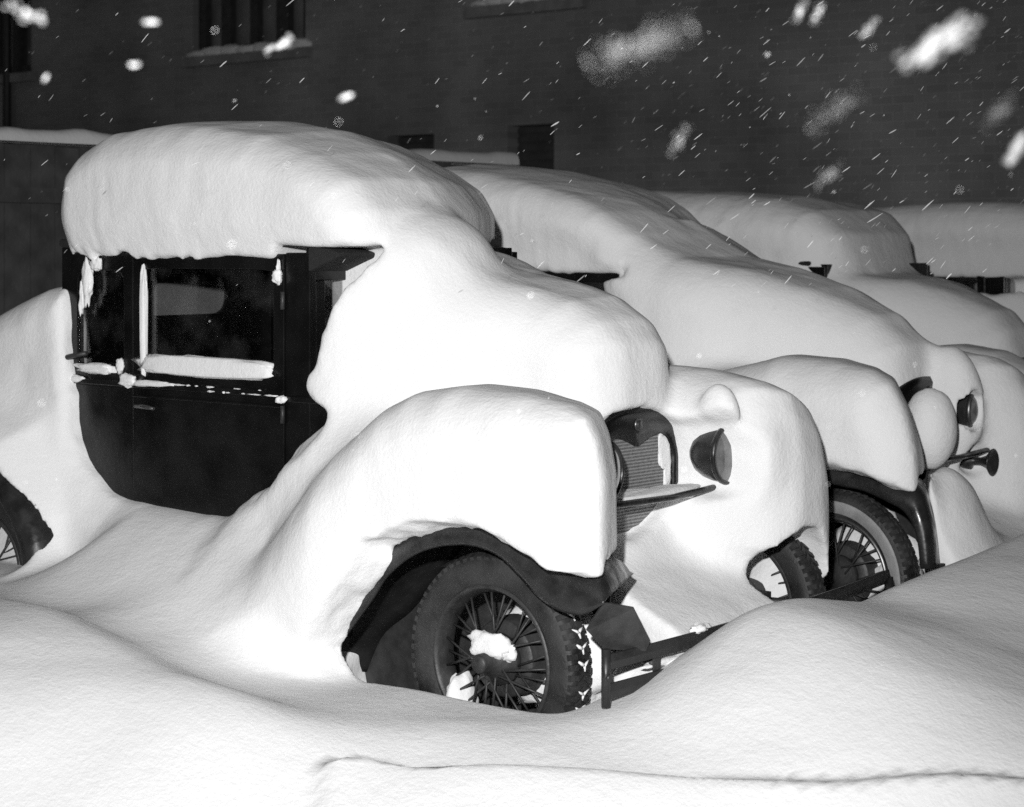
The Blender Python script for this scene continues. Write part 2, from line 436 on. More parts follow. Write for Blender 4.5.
def car_snow(i, u, v, z):
    S = SPECS[i]
    y = v - CAR_V[i]
    u0, u1, z0, z1 = float(u.min()), float(u.max()), float(z.min()), float(z.max())
    y0, y1 = float(y.min()), float(y.max())
    far = i > 1
    n1 = vnoise(u * 3, v * 3, z * 3)
    n2 = vnoise(u * 11, v * 11, z * 9)
    n3 = vnoise(u * 26, v * 26, z * 26) if i < 2 else n2
    d = np.full(u.shape, 9.0, np.float32)
    if u1 > -2.3:
        hw = 0.33 + 0.42 * ss(-u, 0.1 + (0.6 if far else 0), 1.05 + (0.6 if far else 0))
        hw = hw - (0.13 * ss(-u, 0.3, 0.9) * (y > VC) if i < 2 else 0)
        d = ext(sdpoly(u, z + (0.25 if i == 1 else 0.12) * np.maximum(y - 0.9, 0), S['hood']), np.abs(y - VC) - hw, 0.24)
        if i == 0:      # drift heaped against the windscreen
            d = smin(d, ell(u, y, z, (-0.87, 0.52, 1.67), (0.30, 0.36, 0.25)), 0.10)
    if u0 < -1.9:
        dk = ext(sdpoly(u, z, S['deck']), np.abs(y - VC) - 0.75, 0.16)
        dk = smin(dk, ext(sdpoly(u, z, REARF), np.abs(y - 0.08) - 0.27, 0.2), 0.2)
        d = smin(d, dk, 0.1)
    if u1 > -1.9 - (0.35 if far else 0):
        if y0 < 0.9:
            uf = u + (0.5 if i < 2 else 0.0) * np.clip(y - 0.05, -0.2, 0.3) * ss(u, -0.15, 0.25)
            d = smin(d, ext(sdpoly(uf, z, S['fender']), np.abs(y + 0.02) - 0.26, 0.21), 0.22)
        if y1 > 0.7:
            d = smin(d, ext(sdpoly(u + 0.05 + 0.16 * (1 - ss(y, 1.0, 1.35)) + 0.20 * np.maximum(y - 1.2, 0) ** 2, z + 0.9 * np.maximum(y - 1.18, 0) ** 2, S['fender']), np.abs(y - 1.36) - 0.39, 0.26), 0.06)
        # running-board drift between fender and door
        uo = CAR_U[i]
        if y0 < 1.0:
            rb = ext(sdpoly(u - uo, z, RUNB), np.abs(y - 0.2) - 0.2, 0.15)
            d = smin(d, rb, 0.28)
            if i == 0:
                d = smin(d, ext(sdpoly(u, z, DRIFT), np.abs(y - 0.02) - 0.24, 0.2), 0.3)
    if u1 > -1.0:
        ap = ext(sdpoly(u + (0.5 if far else 0), z, APRON), np.abs(y - VC) - 0.72, 0.08)
        d = smin(d, ap, 0.16)
        if i == 1:
            d = smin(d, ell(u, y, z, (0.32, 0.36, 0.42), (0.16, 0.26, 0.36)), 0.2)
        # snow heaped on the lamps
        if i < 2 and u1 > -0.4:
            for c, r, k in LAMP_HEAPS[i]:
                d = smin(d, ell(u, y, z, c, r), k)
    d = d + 0.012 * n1 + 0.004 * n2
    # edges where the snow has broken away from door, wheel and radiator
    jag = 0.014 * n2 + 0.010 * n3
    if S['door'] and y0 < 0.7 and u0 < -0.4:
        c = sdpoly(u, z, S['door']) - 0.55 * np.maximum(0.10 - y, 0)
        d = smax(d, -np.maximum(c + jag, y - 0.35), 0.025)
    if i == 0 and u0 < -2.0 and y0 < 0.6:
        c = sdpoly(u, z, REARHOLE) - 0.5 * np.maximum(-0.1 - y, 0)
        d = smax(d, -np.maximum(c + jag * 0.5, y - 0.3), 0.02)
    if i < 2 and u1 > -1.1:
        if y0 < 0.7:
            wh = WHEELHOLE if i == 0 else WHEELHOLE2
            c = sdpoly(u, z, wh) - 0.35 * np.maximum(-0.14 - y, 0) - (0.06 + 0.30 * ss(-u, 0.15, 0.7)) * ss(y, -0.14, -0.07)
            lim = y - 0.42 + (0.30 * ss(u, 0.24, 0.38) if i == 1 else 0)
            d = smax(d, -np.maximum(c + jag, lim), 0.02)
        for c, r in FRONT_HOLES[i]:
            d = smax(d, -(ell(u, y, z, c, r) + jag * 0.5), 0.015)
        if i == 0:
            c = sdpoly(y, z, RADHOLE) - 0.22 * np.maximum(u - 0.06, 0)
            d = smax(d, -np.maximum(c + jag * 0.4, -0.02 - u), 0.02)
    # roof cap, its foot ragged, its sides streaked downwards
    if z1 > 1.2 and u1 > -4.2 and u0 < 0.0:
        st = vnoise(u * 30, v * 30, z * 5.0)
        hwr = S['roof_hw'] - 0.05 * ss(z, 1.9, 1.7)
        uu = u + (0.03 + (0.25 if far else 0.6) * np.maximum(y - 0.6, 0) ** 1.3) * ss(u, -2.3, -1.1)
        zz = z + 0.07 * ((y - 0.7) / 0.7) ** 2 * ss(z, 1.95, 2.2)
        if i == 1: zz = zz + 0.22 * np.maximum(y - 0.9, 0) * ss(u, -2.2, -1.4) * ss(z, 1.7, 1.9)
        rc = ext(sdpoly(uu, zz, S['roof']), np.abs(y - VC) - hwr, S['roof_r'])
        rag = 0.013 * vnoise(u * 9, v * 9, 0 * z) + 0.012 * vnoise(u * 24, v * 24, 0 * z)
        rag = rag * (1.0 + 2.4 * ss(-u, 2.1, 2.3)) * (1 - 0.8 * ss(u, -1.55, -1.35)) * (1 if i < 2 else 0)
        rc = smax(rc, (S['base'] + (0.055 * ss(u, -1.30, -1.24) if i == 0 else 0) + rag - z) * 0.8, 0.02)
        rc = rc + 0.004 * st * (1 - ss(z, 2.0, 2.2)) * ss(-u, 1.3, 1.8) + 0.010 * n1 + 0.003 * n2
        d = smin(d, rc, 0.045)
    return d

DRIFT = [(-1.7, 0.1), (-1.6, 0.24), (-1.2, 0.44), (-0.9, 0.62), (-0.63, 0.80), (-0.5, 0.75), (-0.55, 0.1)]
RUNB = [(-1.6, 0.3), (-1.5, 0.62), (-1.2, 0.93), (-0.95, 1.06), (-0.4, 1.0), (-0.3, 0.3)]
LAMP_HEAPS = [
    [((0.21, 1.05, 1.09), (0.09, 0.062, 0.14), 0.03), ((0.28, 1.21, 0.95), (0.10, 0.11, 0.17), 0.06)],
    [((0.15, 0.56, 0.94), (0.12, 0.13, 0.19), 0.03), ((0.02, 0.98, 1.0), (0.16, 0.12, 0.30), 0.07)]]
FRONT_HOLES = [
    [((0.34, 1.38, 0.37), (0.28, 0.25, 0.30)), ((0.17, 1.005, 0.935), (0.16, 0.085, 0.115))],
    [((0.10, 0.66, 1.13), (0.12, 0.12, 0.07)),
     ((0.13, 0.97, 0.99), (0.2, 0.075, 0.10)), ((0.24, 1.03, 0.75), (0.22, 0.10, 0.10)), ((0.19, 0.68, 0.77), (0.1, 0.09, 0.05))]]

def axis_pts(segs):
    out = [segs[0][0]]
    for a, b, h in segs:
        n = max(1, round((b - a) / h))
        out += list(np.linspace(a, b, n + 1)[1:])
    return np.array(out, np.float32)

U = axis_pts([(-4.9, -2.9, 0.032), (-2.9, 0.85, 0.0155), (0.85, 1.3, 0.025)])
V = axis_pts([(-0.75, 1.75, 0.016), (1.75, 4.1, 0.022), (4.1, 6.3, 0.032), (6.3, 9.6, 0.05)])
Z = axis_pts([(-0.1, 0.15, 0.05), (0.15, 1.3, 0.0165), (1.3, 2.5, 0.018)])

def field(u, v, z, with_parts=False):
    gz = ground(u, v)
    d_g = (z - gz) * 0.85
    vmin, vmax = float(v.min()), float(v.max())
    ds = []
    tot = None
    for i in range(NCARS):
        if vmax < CAR_V[i] - 0.9 or vmin > CAR_V[i] + 2.6:
            ds.append(None); continue
        d = car_snow(i, u, v, z)
        ds.append(d)
        tot = d if tot is None else smin(tot, d, 0.06)
    if tot is None:
        tot = d_g
    else:
        k = 0.05 + 0.17 * ss(-u, 0.55, 0.9)
        tot = smin(tot, d_g, k)
    # nothing may fill the hollow cabins
    for i in range(2):
        y = v - CAR_V[i]
        cb = np.maximum(np.maximum(np.abs(u + 1.93) - 0.74, np.abs(y - VC) - 0.58), np.abs(z - 1.2) - (0.48 if i == 0 else 0.38))
        tot = np.maximum(tot, -cb)
    if with_parts:
        return tot, d_g, ds
    return tot

def build_field():
    nu, nv, nz = len(U), len(V), len(Z)
    A = np.empty((nu, nv, nz), np.float32)
    B = 8
    for j0 in range(0, nv - 1, B):
        j1 = min(j0 + B, nv - 1)
        pu, pv, pz, idx = [], [], [], []
        cells = [(i0, min(i0 + B, nu - 1), k0, min(k0 + B, nz - 1)) for i0 in range(0, nu - 1, B) for k0 in range(0, nz - 1, B)]
        cu = np.array([(U[c[0]] + U[c[1]]) / 2 for c in cells], np.float32)
        cz = np.array([(Z[c[2]] + Z[c[3]]) / 2 for c in cells], np.float32)
        cv = np.full(len(cells), (V[j0] + V[j1]) / 2, np.float32)
        hr = np.array([0.5 * math.sqrt((U[c[1]] - U[c[0]]) ** 2 + (Z[c[3]] - Z[c[2]]) ** 2 + (V[j1] - V[j0]) ** 2) for c in cells])
        dc = np.concatenate([field(*p) for p in zip(*[np.array_split(q, 24) for q in (cu, cv, cz)])])
        keep = []
        for c, d, h in zip(cells, dc, hr):
            # the far half-open end is written by the next block, or by the last one
            A[c[0]:c[1] + 1, j0:j1 + 1, c[2]:c[3] + 1] = np.sign(d) * 9 if abs(d) > h * 1.15 + 0.05 else 0
            if abs(d) <= h * 1.15 + 0.05: keep.append(c)
        for s in range(0, len(keep), 50):
            pu, pv, pz = [], [], []
            for c in keep[s:s + 50]:
                a, b, e = np.meshgrid(U[c[0]:c[1] + 1], V[j0:j1 + 1], Z[c[2]:c[3] + 1], indexing='ij')
                pu.append(a.ravel()); pv.append(b.ravel()); pz.append(e.ravel())
            r = field(np.concatenate(pu), np.concatenate(pv), np.concatenate(pz))
            o = 0
            for c, q in zip(keep[s:s + 50], pu):
                shp = (c[1] + 1 - c[0], j1 + 1 - j0, c[3] + 1 - c[2])
                A[c[0]:c[1] + 1, j0:j1 + 1, c[2]:c[3] + 1] = r[o:o + len(q)].reshape(shp)
                o += len(q)
    return A

def surface_nets(A):
    nu, nv, nz = A.shape
    ins = A < 0
    cs = np.zeros((nu - 1, nv - 1, nz - 1), np.int8)
    for a in (0, 1):
        for b in (0, 1):
            for c in (0, 1):
                cs += ins[a:nu - 1 + a, b:nv - 1 + b, c:nz - 1 + c]
    act = (cs > 0) & (cs < 8)
    I, J, K = np.nonzero(act)
    idx = np.full(act.shape, -1, np.int64)
    idx[I, J, K] = np.arange(len(I))
    corners = [(a, b, c) for a in (0, 1) for b in (0, 1) for c in (0, 1)]
    pos = {c: np.stack([U[I + c[0]], V[J + c[1]], Z[K + c[2]]], 1).astype(np.float64) for c in corners}
    val = {c: A[I + c[0], J + c[1], K + c[2]].astype(np.float64) for c in corners}
    acc = np.zeros((len(I), 3)); cnt = np.zeros(len(I))
    for c in corners:
        for ax in range(3):
            if c[ax] == 0:
                e = list(c); e[ax] = 1; e = tuple(e)
                m = (val[c] < 0) != (val[e] < 0)
                den = np.where(m, val[c] - val[e], 1.0)
                t = np.clip(np.where(m, val[c] / den, 0), 0, 1)[:, None]
                acc += np.where(m[:, None], pos[c] * (1 - t) + pos[e] * t, 0); cnt += m
    vert = acc / cnt[:, None]
    quads = []
    # edges along each axis
    for ax in range(3):
        s0 = [slice(None)] * 3; s1 = [slice(None)] * 3
        s0[ax] = slice(0, -1); s1[ax] = slice(1, None)
        ch = ins[tuple(s0)] != ins[tuple(s1)]
        b, c = [(1, 2), (2, 0), (0, 1)][ax]
        i3 = np.stack(np.nonzero(ch), 1)
        ok = (i3[:, b] > 0) & (i3[:, c] > 0) & (i3[:, b] < A.shape[b] - 1) & (i3[:, c] < A.shape[c] - 1)
        i3 = i3[ok]
        neg = ins[i3[:, 0], i3[:, 1], i3[:, 2]]
        q = []
        for db, dc in ((1, 1), (0, 1), (0, 0), (1, 0)):
            p = i3.copy(); p[:, b] -= db; p[:, c] -= dc
            q.append(idx[p[:, 0], p[:, 1], p[:, 2]])
        q = np.stack(q, 1)
        q[~neg] = q[~neg][:, ::-1]
        quads.append(q)
    return vert, np.concatenate(quads)

def snow_normals(vert):
    e = 0.012
    nrm = np.zeros_like(vert)
    order = np.argsort(vert[:, 1])
    for ch in np.array_split(order, max(1, len(order) // 40000)):
        p = vert[ch].astype(np.float32)
        for a in range(3):
            hi, lo = p.copy(), p.copy(); hi[:, a] += e; lo[:, a] -= e
            nrm[ch, a] = field(hi[:, 0], hi[:, 1], hi[:, 2]) - field(lo[:, 0], lo[:, 1], lo[:, 2])
    return nrm / (np.linalg.norm(nrm, axis=1)[:, None] + 1e-9)

def mesh_np(name, vert, faces, mat, normals=None, off=(0, 0, 0)):
    me = bpy.data.meshes.new(name)
    k = faces.shape[1]
    me.vertices.add(len(vert)); me.vertices.foreach_set('co', (vert - np.array(off)).astype(np.float32).ravel())
    me.loops.add(faces.size); me.loops.foreach_set('vertex_index', faces.astype(np.int32).ravel())
    me.polygons.add(len(faces))
    me.polygons.foreach_set('loop_start', np.arange(0, faces.size, k, dtype=np.int32))
    me.polygons.foreach_set('use_smooth', np.ones(len(faces), bool))
    me.update(calc_edges=True)
    me.validate()
    if normals is not None:
        me.normals_split_custom_set_from_vertices(normals.astype(np.float32).tolist())
    me.materials.append(mat)
    ob = bpy.data.objects.new(name, me)
    COL.objects.link(ob)
    ob.location = off
    return ob

import time
T0 = time.time()
A = build_field()
T1 = time.time()
vert, quads = surface_nets(A)
del A
# light relaxation takes the voxel steps out
def relax(vert, quads, lam):
    acc = np.zeros_like(vert); cnt = np.zeros(len(vert))
    for a, b in ((0, 1), (1, 2), (2, 3), (3, 0)):
        np.add.at(acc, quads[:, a], vert[quads[:, b]]); np.add.at(cnt, quads[:, a], 1)
        np.add.at(acc, quads[:, b], vert[quads[:, a]]); np.add.at(cnt, quads[:, b], 1)
    mv = acc / np.maximum(cnt, 1)[:, None]
    edge = (vert[:, 0] < U[1]) | (vert[:, 0] > U[-2]) | (vert[:, 1] < V[1]) | (vert[:, 1] > V[-2])
    return np.where(edge[:, None], vert, vert + lam * (mv - vert))
vert = relax(relax(vert, quads, 0.5), quads, 0.5)
T2 = time.time()
# owner of each vertex: 0 = ground, i = snow on car i
own = np.zeros(len(vert), np.int8)
order = np.argsort(vert[:, 1])
for ch in np.array_split(order, 60):
    p = vert[ch].astype(np.float32)
    tot, dg, ds = field(p[:, 0], p[:, 1], p[:, 2], True)
    best = dg - 0.02; o = np.zeros(len(ch), np.int8)
    for i, d in enumerate(ds):
        if d is not None:
            o = np.where(d < best, i + 1, o); best = np.minimum(best, d)
    own[ch] = o
fo = own[quads]
face_own = np.max(fo, axis=1)
T3 = time.time()
print('snow field %.1f nets %.1f own %.1f verts %d' % (T1 - T0, T2 - T1, T3 - T2, len(vert)))

# smooth vertex normals of the whole sheet, so that pieces join without a visible seam
fn = np.cross(vert[quads[:, 2]] - vert[quads[:, 0]], vert[quads[:, 3]] - vert[quads[:, 1]])
vn = np.zeros_like(vert)
for a in range(4):
    np.add.at(vn, quads[:, a], fn)
vn /= (np.linalg.norm(vn, axis=1)[:, None] + 1e-12)

def sub_mesh(mask):
    q = quads[mask]
    used, inv = np.unique(q, return_inverse=True)
    return vert[used], inv.reshape(q.shape), vn[used]

SNOW_LABELS = ['thick snow burying the first car in the row, black door showing through',
               'thick snow on the second car, behind the first, over a whitewalled wheel',
               'greyer snow over the third car, no wheel or door showing',
               'dim snow on the farthest car of the row, partly cut off at the edge']
for i in range(NCARS):
    vv, ff, nn = sub_mesh(face_own == i + 1)
    o = mesh_np('snow_blanket', vv, ff, M['snow'], nn, (CAR_U[i] - 1.4, CAR_V[i] + VC, 0))
    tag(o, SNOW_LABELS[i], 'snow', 'snow lying on the parked cars', 'thing')

# ground: the middle part from the field, joined to an open sheet reaching far out
gv, gf, gn = sub_mesh(face_own == 0)
xs = np.concatenate([np.array([-90, -50, -30, -20, -14, -10, -8, -6.5, -5.6]), np.array([U[0]]), np.array([-4.88, -4.84]), np.linspace(-4.80, U[-1] - 0.09, 120), np.array([U[-1] - 0.06, U[-1] - 0.03]), np.array([U[-1]]),
                     np.linspace(U[-1] + 0.04, 3.4, 60), np.array([4, 5, 6.5, 9, 14, 25, 50, 90])])
ys = np.concatenate([np.array([-90, -40, -20, -12, -8, -6, -5, -4, -3.4]), np.linspace(-3.1, -0.8, 66), np.array([V[0]]), np.array([-0.72, -0.69]), np.linspace(-0.65, 9.5, 200), np.array([9.54, 9.57]),
                     np.array([V[-1]]), np.array([10, 10.6, 11.3, 12.5, 16, 25, 50, 90])])
xs = xs.astype(np.float32); ys = ys.astype(np.float32)
XX, YY = np.meshgrid(xs, ys, indexing='ij')
ZZ = ground(XX, YY)
inside = (XX > U[0] + 1e-4) & (XX < U[-1] - 1e-4) & (YY > V[0] + 1e-4) & (YY < V[-1] - 1e-4)
cu0, cu1 = U[0], U[-1]
deep = (XX > U[0] + 0.05) & (XX < U[-1] - 0.05) & (YY > V[0] + 0.05) & (YY < V[-1] - 0.05)
ZZ = np.where(deep, ZZ - 0.05, np.where(inside, ZZ - 0.003, ZZ))
vid = np.arange(XX.size).reshape(XX.shape)
cell_in = inside[:-1, :-1] & inside[1:, :-1] & inside[1:, 1:] & inside[:-1, 1:]
q = np.stack([vid[:-1, :-1], vid[1:, :-1], vid[1:, 1:], vid[:-1, 1:]], -1)[~cell_in]
ov = np.stack([XX.ravel(), YY.ravel(), ZZ.ravel()], 1).astype(np.float64)
used, inv = np.unique(q, return_inverse=True)
ov, q = ov[used], inv.reshape(q.shape)
e = 0.01
gx = (ground(ov[:, 0] + e, ov[:, 1]) - ground(ov[:, 0] - e, ov[:, 1])) / (2 * e)
gy = (ground(ov[:, 0], ov[:, 1] + e) - ground(ov[:, 0], ov[:, 1] - e)) / (2 * e)
on = np.stack([-gx, -gy, np.ones(len(ov))], 1); on /= np.linalg.norm(on, axis=1)[:, None]
gr = mesh_np('snow_ground', np.concatenate([gv, ov]), np.concatenate([gf, q + len(gv)]), M['snow'], np.concatenate([gn, on]))
tag(gr, 'deep wind-packed snow over the parking ground', 'ground', None, 'structure')
print('snow total %.1f s' % (time.time() - T0))

# ------------------------------------------------------------------ cars
def rrect(x0, x1, z0, z1, r, n):
    # n points round a rounded rectangle, by angle from its centre
    cx, cz, hx, hz = (x0 + x1) / 2, (z0 + z1) / 2, (x1 - x0) / 2, (z1 - z0) / 2
    pts = []
    for t in np.linspace(0, 2 * PI, n, endpoint=False):
        c, s_ = math.cos(t), math.sin(t)
        lo, hi = 0, 3
        for _ in range(30):
            m = (lo + hi) / 2
            qx, qz = abs(m * c) - hx + r, abs(m * s_) - hz + r
            d = math.hypot(max(qx, 0), max(qz, 0)) + min(max(qx, qz), 0) - r
            if d < 0: lo = m
            else: hi = m
        pts.append((cx + lo * c, cz + lo * s_))
    return pts

def corner_angles(x0, x1, z0, z1, n):
    pass

def frame_panel(mb, outer, hole, r, y0, y1, n=64):
    # a flat panel of some thickness with a rounded opening
    ho = rrect(*hole, r, n)
    cx, cz = (hole[0] + hole[1]) / 2, (hole[2] + hole[3]) / 2
    oo = []
    for hx, hz in ho:
        dx, dz = hx - cx, hz - cz
        k = 1e9
        if dx > 1e-9: k = min(k, (outer[1] - cx) / dx)
        if dx < -1e-9: k = min(k, (outer[0] - cx) / dx)
        if dz > 1e-9: k = min(k, (outer[3] - cz) / dz)
        if dz < -1e-9: k = min(k, (outer[2] - cz) / dz)
        oo.append([cx + dx * k, cz + dz * k])
    # snap to the outer corners so the panel is really rectangular
    for X in outer[:2]:
        for Zc in outer[2:]:
            j = min(range(n), key=lambda q: (oo[q][0] - X) ** 2 + (oo[q][1] - Zc) ** 2)
            oo[j] = [X, Zc]
    P = [[(a, y0, b) for a, b in oo], [(a, y0, b) for a, b in ho], [(a, y1, b) for a, b in ho], [(a, y1, b) for a, b in oo]]
    mb.grid(P, closed_u=True, closed_v=True, smooth=False)
    return mb

def prism_y(mb, poly, y0, y1):
    n = len(poly)
    vs = [(a, y0, b) for a, b in poly] + [(a, y1, b) for a, b in poly]
    fs = [tuple(range(n))[::-1], tuple(range(n, 2 * n))] + [(i, (i + 1) % n, n + (i + 1) % n, n + i) for i in range(n)]
    return mb.add(vs, fs)

def pane(name, mat, parent, off, c):
    mb = MB(); x0, x1, y0, y1, z0, z1 = c
    mb.box(x0, x1, y0, y1, z0, z1)
    return mb.build(name, mat, parent, off)

WZ, WR = 0.32, 0.378
TR = 1.54            # track of the wheels

def make_wheel(root, off, x, y, out, whitewall):
    """wire wheel; out = -1 when its outer face looks to -Y"""
    o = out
    c = (x, y, WZ)
    hub = MB()
    hub.lathe([(0.0, o * 0.118), (0.028, o * 0.116), (0.034, o * 0.106), (0.035, o * 0.072), (0.05, o * 0.058), (0.062, o * 0.03), (0.088, o * 0.012), (0.092, o * -0.01), (0.05, o * -0.03), (0, o * -0.03)], c=c, n=32)
    wheel = hub.build('wheel', M['dark'], root, off)
    ty = MB()
    prof = [(0.262, 0.046), (0.272, 0.052), (0.295, 0.060), (0.322, 0.064), (0.345, 0.060), (0.360, 0.052), (0.368, 0.044), (0.371, 0.03), (0.372, 0.0),
            (0.371, -0.03), (0.368, -0.044), (0.360, -0.052), (0.345, -0.060), (0.322, -0.064), (0.295, -0.060), (0.272, -0.052), (0.262, -0.046)]
    ty.lathe([(r, q) for r, q in prof], c=c, n=72)
    N = 66
    for k in range(N):
        for sgn in (-1, 1):
            t0 = 2 * PI * (k + (0.25 if sgn > 0 else -0.25)) / N
            w = 2 * PI / N * 0.30
            # shoulder lug and slanted centre block
            def blk(pts):
                # pts: (angle, radius, y) eight corners, lower four then upper four
                vs = [(x + r * math.cos(t), y + q, WZ + r * math.sin(t)) for t, r, q in pts]
                ty.add(vs, [(0, 1, 2, 3)[::-1], (4, 5, 6, 7), (0, 1, 5, 4), (1, 2, 6, 5), (2, 3, 7, 6), (3, 0, 4, 7)])
            q0, q1 = sgn * 0.030, sgn * 0.056
            blk([(t0 - w, 0.366, q0), (t0 + w, 0.366, q0), (t0 + w, 0.352, q1), (t0 - w, 0.352, q1),
                 (t0 - w * 0.9, 0.379, q0), (t0 + w * 0.9, 0.379, q0), (t0 + w * 0.9, 0.365, q1 * 1.03), (t0 - w * 0.9, 0.365, q1 * 1.03)])
            q0, q1 = sgn * 0.003, sgn * 0.026
            sk = 0.5 * 2 * PI / N
            blk([(t0 - w + sk, 0.368, q0), (t0 + w + sk, 0.368, q0), (t0 + w, 0.366, q1), (t0 - w, 0.366, q1),
                 (t0 - w + sk, 0.380, q0), (t0 + w + sk, 0.380, q0), (t0 + w, 0.379, q1), (t0 - w, 0.379, q1)])
    ty.build('tyre', M['rubber'], wheel, (0, 0, 0) if False else off)
    if whitewall:
        ww = MB()
        ww.lathe([(0.283, o * 0.0585), (0.300, o * 0.0640), (0.322, o * 0.0668), (0.333, o * 0.0650), (0.336, o * 0.0615)], c=c, n=72)
        ww.build('whitewall_band', M['whitewall'], wheel, off)
    rim = MB()
    rim.lathe([(0.268, o * 0.047), (0.262, o * 0.056), (0.254, o * 0.054), (0.248, o * 0.040), (0.238, o * 0.02), (0.236, o * -0.02), (0.248, o * -0.04), (0.254, o * -0.054), (0.268, o * -0.047)], c=c, n=64)
    rim.build('rim', M['steel'] if whitewall else M['dark'], wheel, off)
    sp = MB()
    ns = 30
    for k in range(ns):
        a0 = 2 * PI * k / ns
        outer = k % 2 == 0
        sw = (0.55 if (k // 2) % 2 else -0.55)
        r0, q0 = (0.058, o * 0.045) if outer else (0.088, o * 0.002)
        r1, q1 = 0.238, o * (0.012 if outer else -0.004)
        a1 = a0 + sw * (0.9 if outer else 0.6)
        p0 = (x + r0 * math.cos(a1), y + q0, WZ + r0 * math.sin(a1))
        p1 = (x + r1 * math.cos(a0), y + q1, WZ + r1 * math.sin(a0))
        sp.tube([p0, p1], 0.0045, 6)
    sp.build('spokes', M['dark'], wheel, off)
    dr = MB()
    dr.lathe([(0.0, o * -0.012), (0.095, o * -0.012), (0.132, o * -0.018), (0.137, o * -0.024), (0.138, o * -0.09), (0.145, o * -0.095), (0.145, o * -0.105), (0, o * -0.105)], c=c, n=40)
    dr.build('brake_drum', M['dark'], wheel, off)
    return wheel

def fender_mesh(crown, lip, ys):
    # a crowned mudguard strip: rows across from the inner edge to the turned-down outer lip
    P = []
    n = len(crown)
    for i in range(n):
        cx, cz = crown[i]; lx, lz = lip[i]
        dx, dz = cx - lx, cz - lz
        row = []
        for yy, k in ys:
            x = lx + dx * k                        # the nose sweeps back from its outer corner
            yl = yy if yy < TR / 2 else TR - yy
            rec = 0.5 * (yl + 0.14) * min(1.0, max(0.0, (x - 0.12) / 0.28))
            row.append((x - rec - (0.2 * max(0.0, x - 0.2) / 0.28 if yy > TR / 2 else 0), yy, lz + dz * k))
        P.append(row)
    mb = MB(); mb.grid(P)
    return mb

def resample(pts, n):
    # Catmull-Rom through the given points
    p = np.array(pts, float)
    out = []
    for t in np.linspace(0, len(p) - 1, n):
        i = min(int(t), len(p) - 2); f = t - i
        a, b, c, d = p[max(i - 1, 0)], p[i], p[i + 1], p[min(i + 2, len(p) - 1)]
        out.append(0.5 * ((2 * b) + (-a + c) * f + (2 * a - 5 * b + 4 * c - d) * f * f + (-a + 3 * b - 3 * c + d) * f ** 3))
    return [tuple(q) for q in out]

FC1 = [(-1.02, 0.10), (-0.92, 0.28), (-0.74, 0.40), (-0.57, 0.57), (-0.43, 0.70), (-0.25, 0.81), (-0.03, 0.845), (0.14, 0.83), (0.27, 0.775), (0.38, 0.725), (0.47, 0.70), (0.545, 0.675), (0.58, 0.62)]
FL1 = [(-0.84, 0.08), (-0.76, 0.20), (-0.66, 0.30), (-0.51, 0.46), (-0.39, 0.60), (-0.23, 0.695), (-0.03, 0.735), (0.11, 0.715), (0.21, 0.655), (0.29, 0.595), (0.38, 0.558), (0.48, 0.555), (0.565, 0.60)]
FC2 = [(-1.02, 0.10), (-0.92, 0.28), (-0.74, 0.40), (-0.57, 0.57), (-0.43, 0.70), (-0.25, 0.81), (-0.03, 0.845), (0.14, 0.83), (0.28, 0.80), (0.39, 0.765), (0.475, 0.735), (0.525, 0.60), (0.55, 0.42)]
FL2 = [(-0.84, 0.08), (-0.76, 0.20), (-0.66, 0.30), (-0.51, 0.46), (-0.39, 0.60), (-0.23, 0.70), (-0.03, 0.745), (0.10, 0.735), (0.20, 0.725), (0.31, 0.69), (0.40, 0.65), (0.455, 0.56), (0.475, 0.42)]
RA = np.linspace(math.radians(-8), math.radians(196), 14)
FCR = [(-2.95 + 0.52 * math.cos(t), 0.32 + 0.52 * math.sin(t)) for t in RA]
FLR = [(-2.95 + 0.42 * math.cos(t), 0.32 + 0.42 * math.sin(t)) for t in RA]

def side_rows(sgn):
    base = [(0.33, 0.62), (0.28, 0.86), (0.2, 0.98), (0.08, 1.03), (-0.03, 1.0), (-0.095, 0.88), (-0.128, 0.66), (-0.142, 0.38), (-0.146, 0.10), (-0.142, 0.0), (-0.128, 0.01)]
    return [(yy if sgn < 0 else TR - yy, k) for yy, k in base]

def core_material():
    m, n, l, p = new_mat('radiator_fins')
    tc = n.new('ShaderNodeTexCoord')
    sep = n.new('ShaderNodeSeparateXYZ'); l.new(tc.outputs['Object'], sep.inputs[0])
    mu = n.new('ShaderNodeMath'); mu.operation = 'MULTIPLY'; mu.inputs[1].default_value = 2 * PI / 0.0125; l.new(sep.outputs['Z'], mu.inputs[0])
    si = n.new('ShaderNodeMath'); si.operation = 'SINE'; l.new(mu.outputs[0], si.inputs[0])
    nz = n.new('ShaderNodeTexNoise'); nz.inputs['Scale'].default_value = 60; l.new(tc.outputs['Object'], nz.inputs['Vector'])
    ad = n.new('ShaderNodeMath'); ad.operation = 'MULTIPLY_ADD'; l.new(nz.outputs['Fac'], ad.inputs[0]); ad.inputs[1].default_value = 1.6; l.new(si.outputs[0], ad.inputs[2])
    mr = n.new('ShaderNodeMapRange'); mr.inputs[1].default_value = -0.4; mr.inputs[2].default_value = 2.0
    mr.inputs[3].default_value = 0.10; mr.inputs[4].default_value = 0.34
    l.new(ad.outputs[0], mr.inputs[0]); l.new(mr.outputs[0], p.inputs['Base Color'])
    p.inputs['Roughness'].default_value = 0.6
    b = n.new('ShaderNodeBump'); b.inputs['Strength'].default_value = 0.5; b.inputs['Distance'].default_value = 0.004
    l.new(si.outputs[0], b.inputs['Height']); l.new(b.outputs[0], p.inputs['Normal'])
    return m
M['fins'] = core_material()

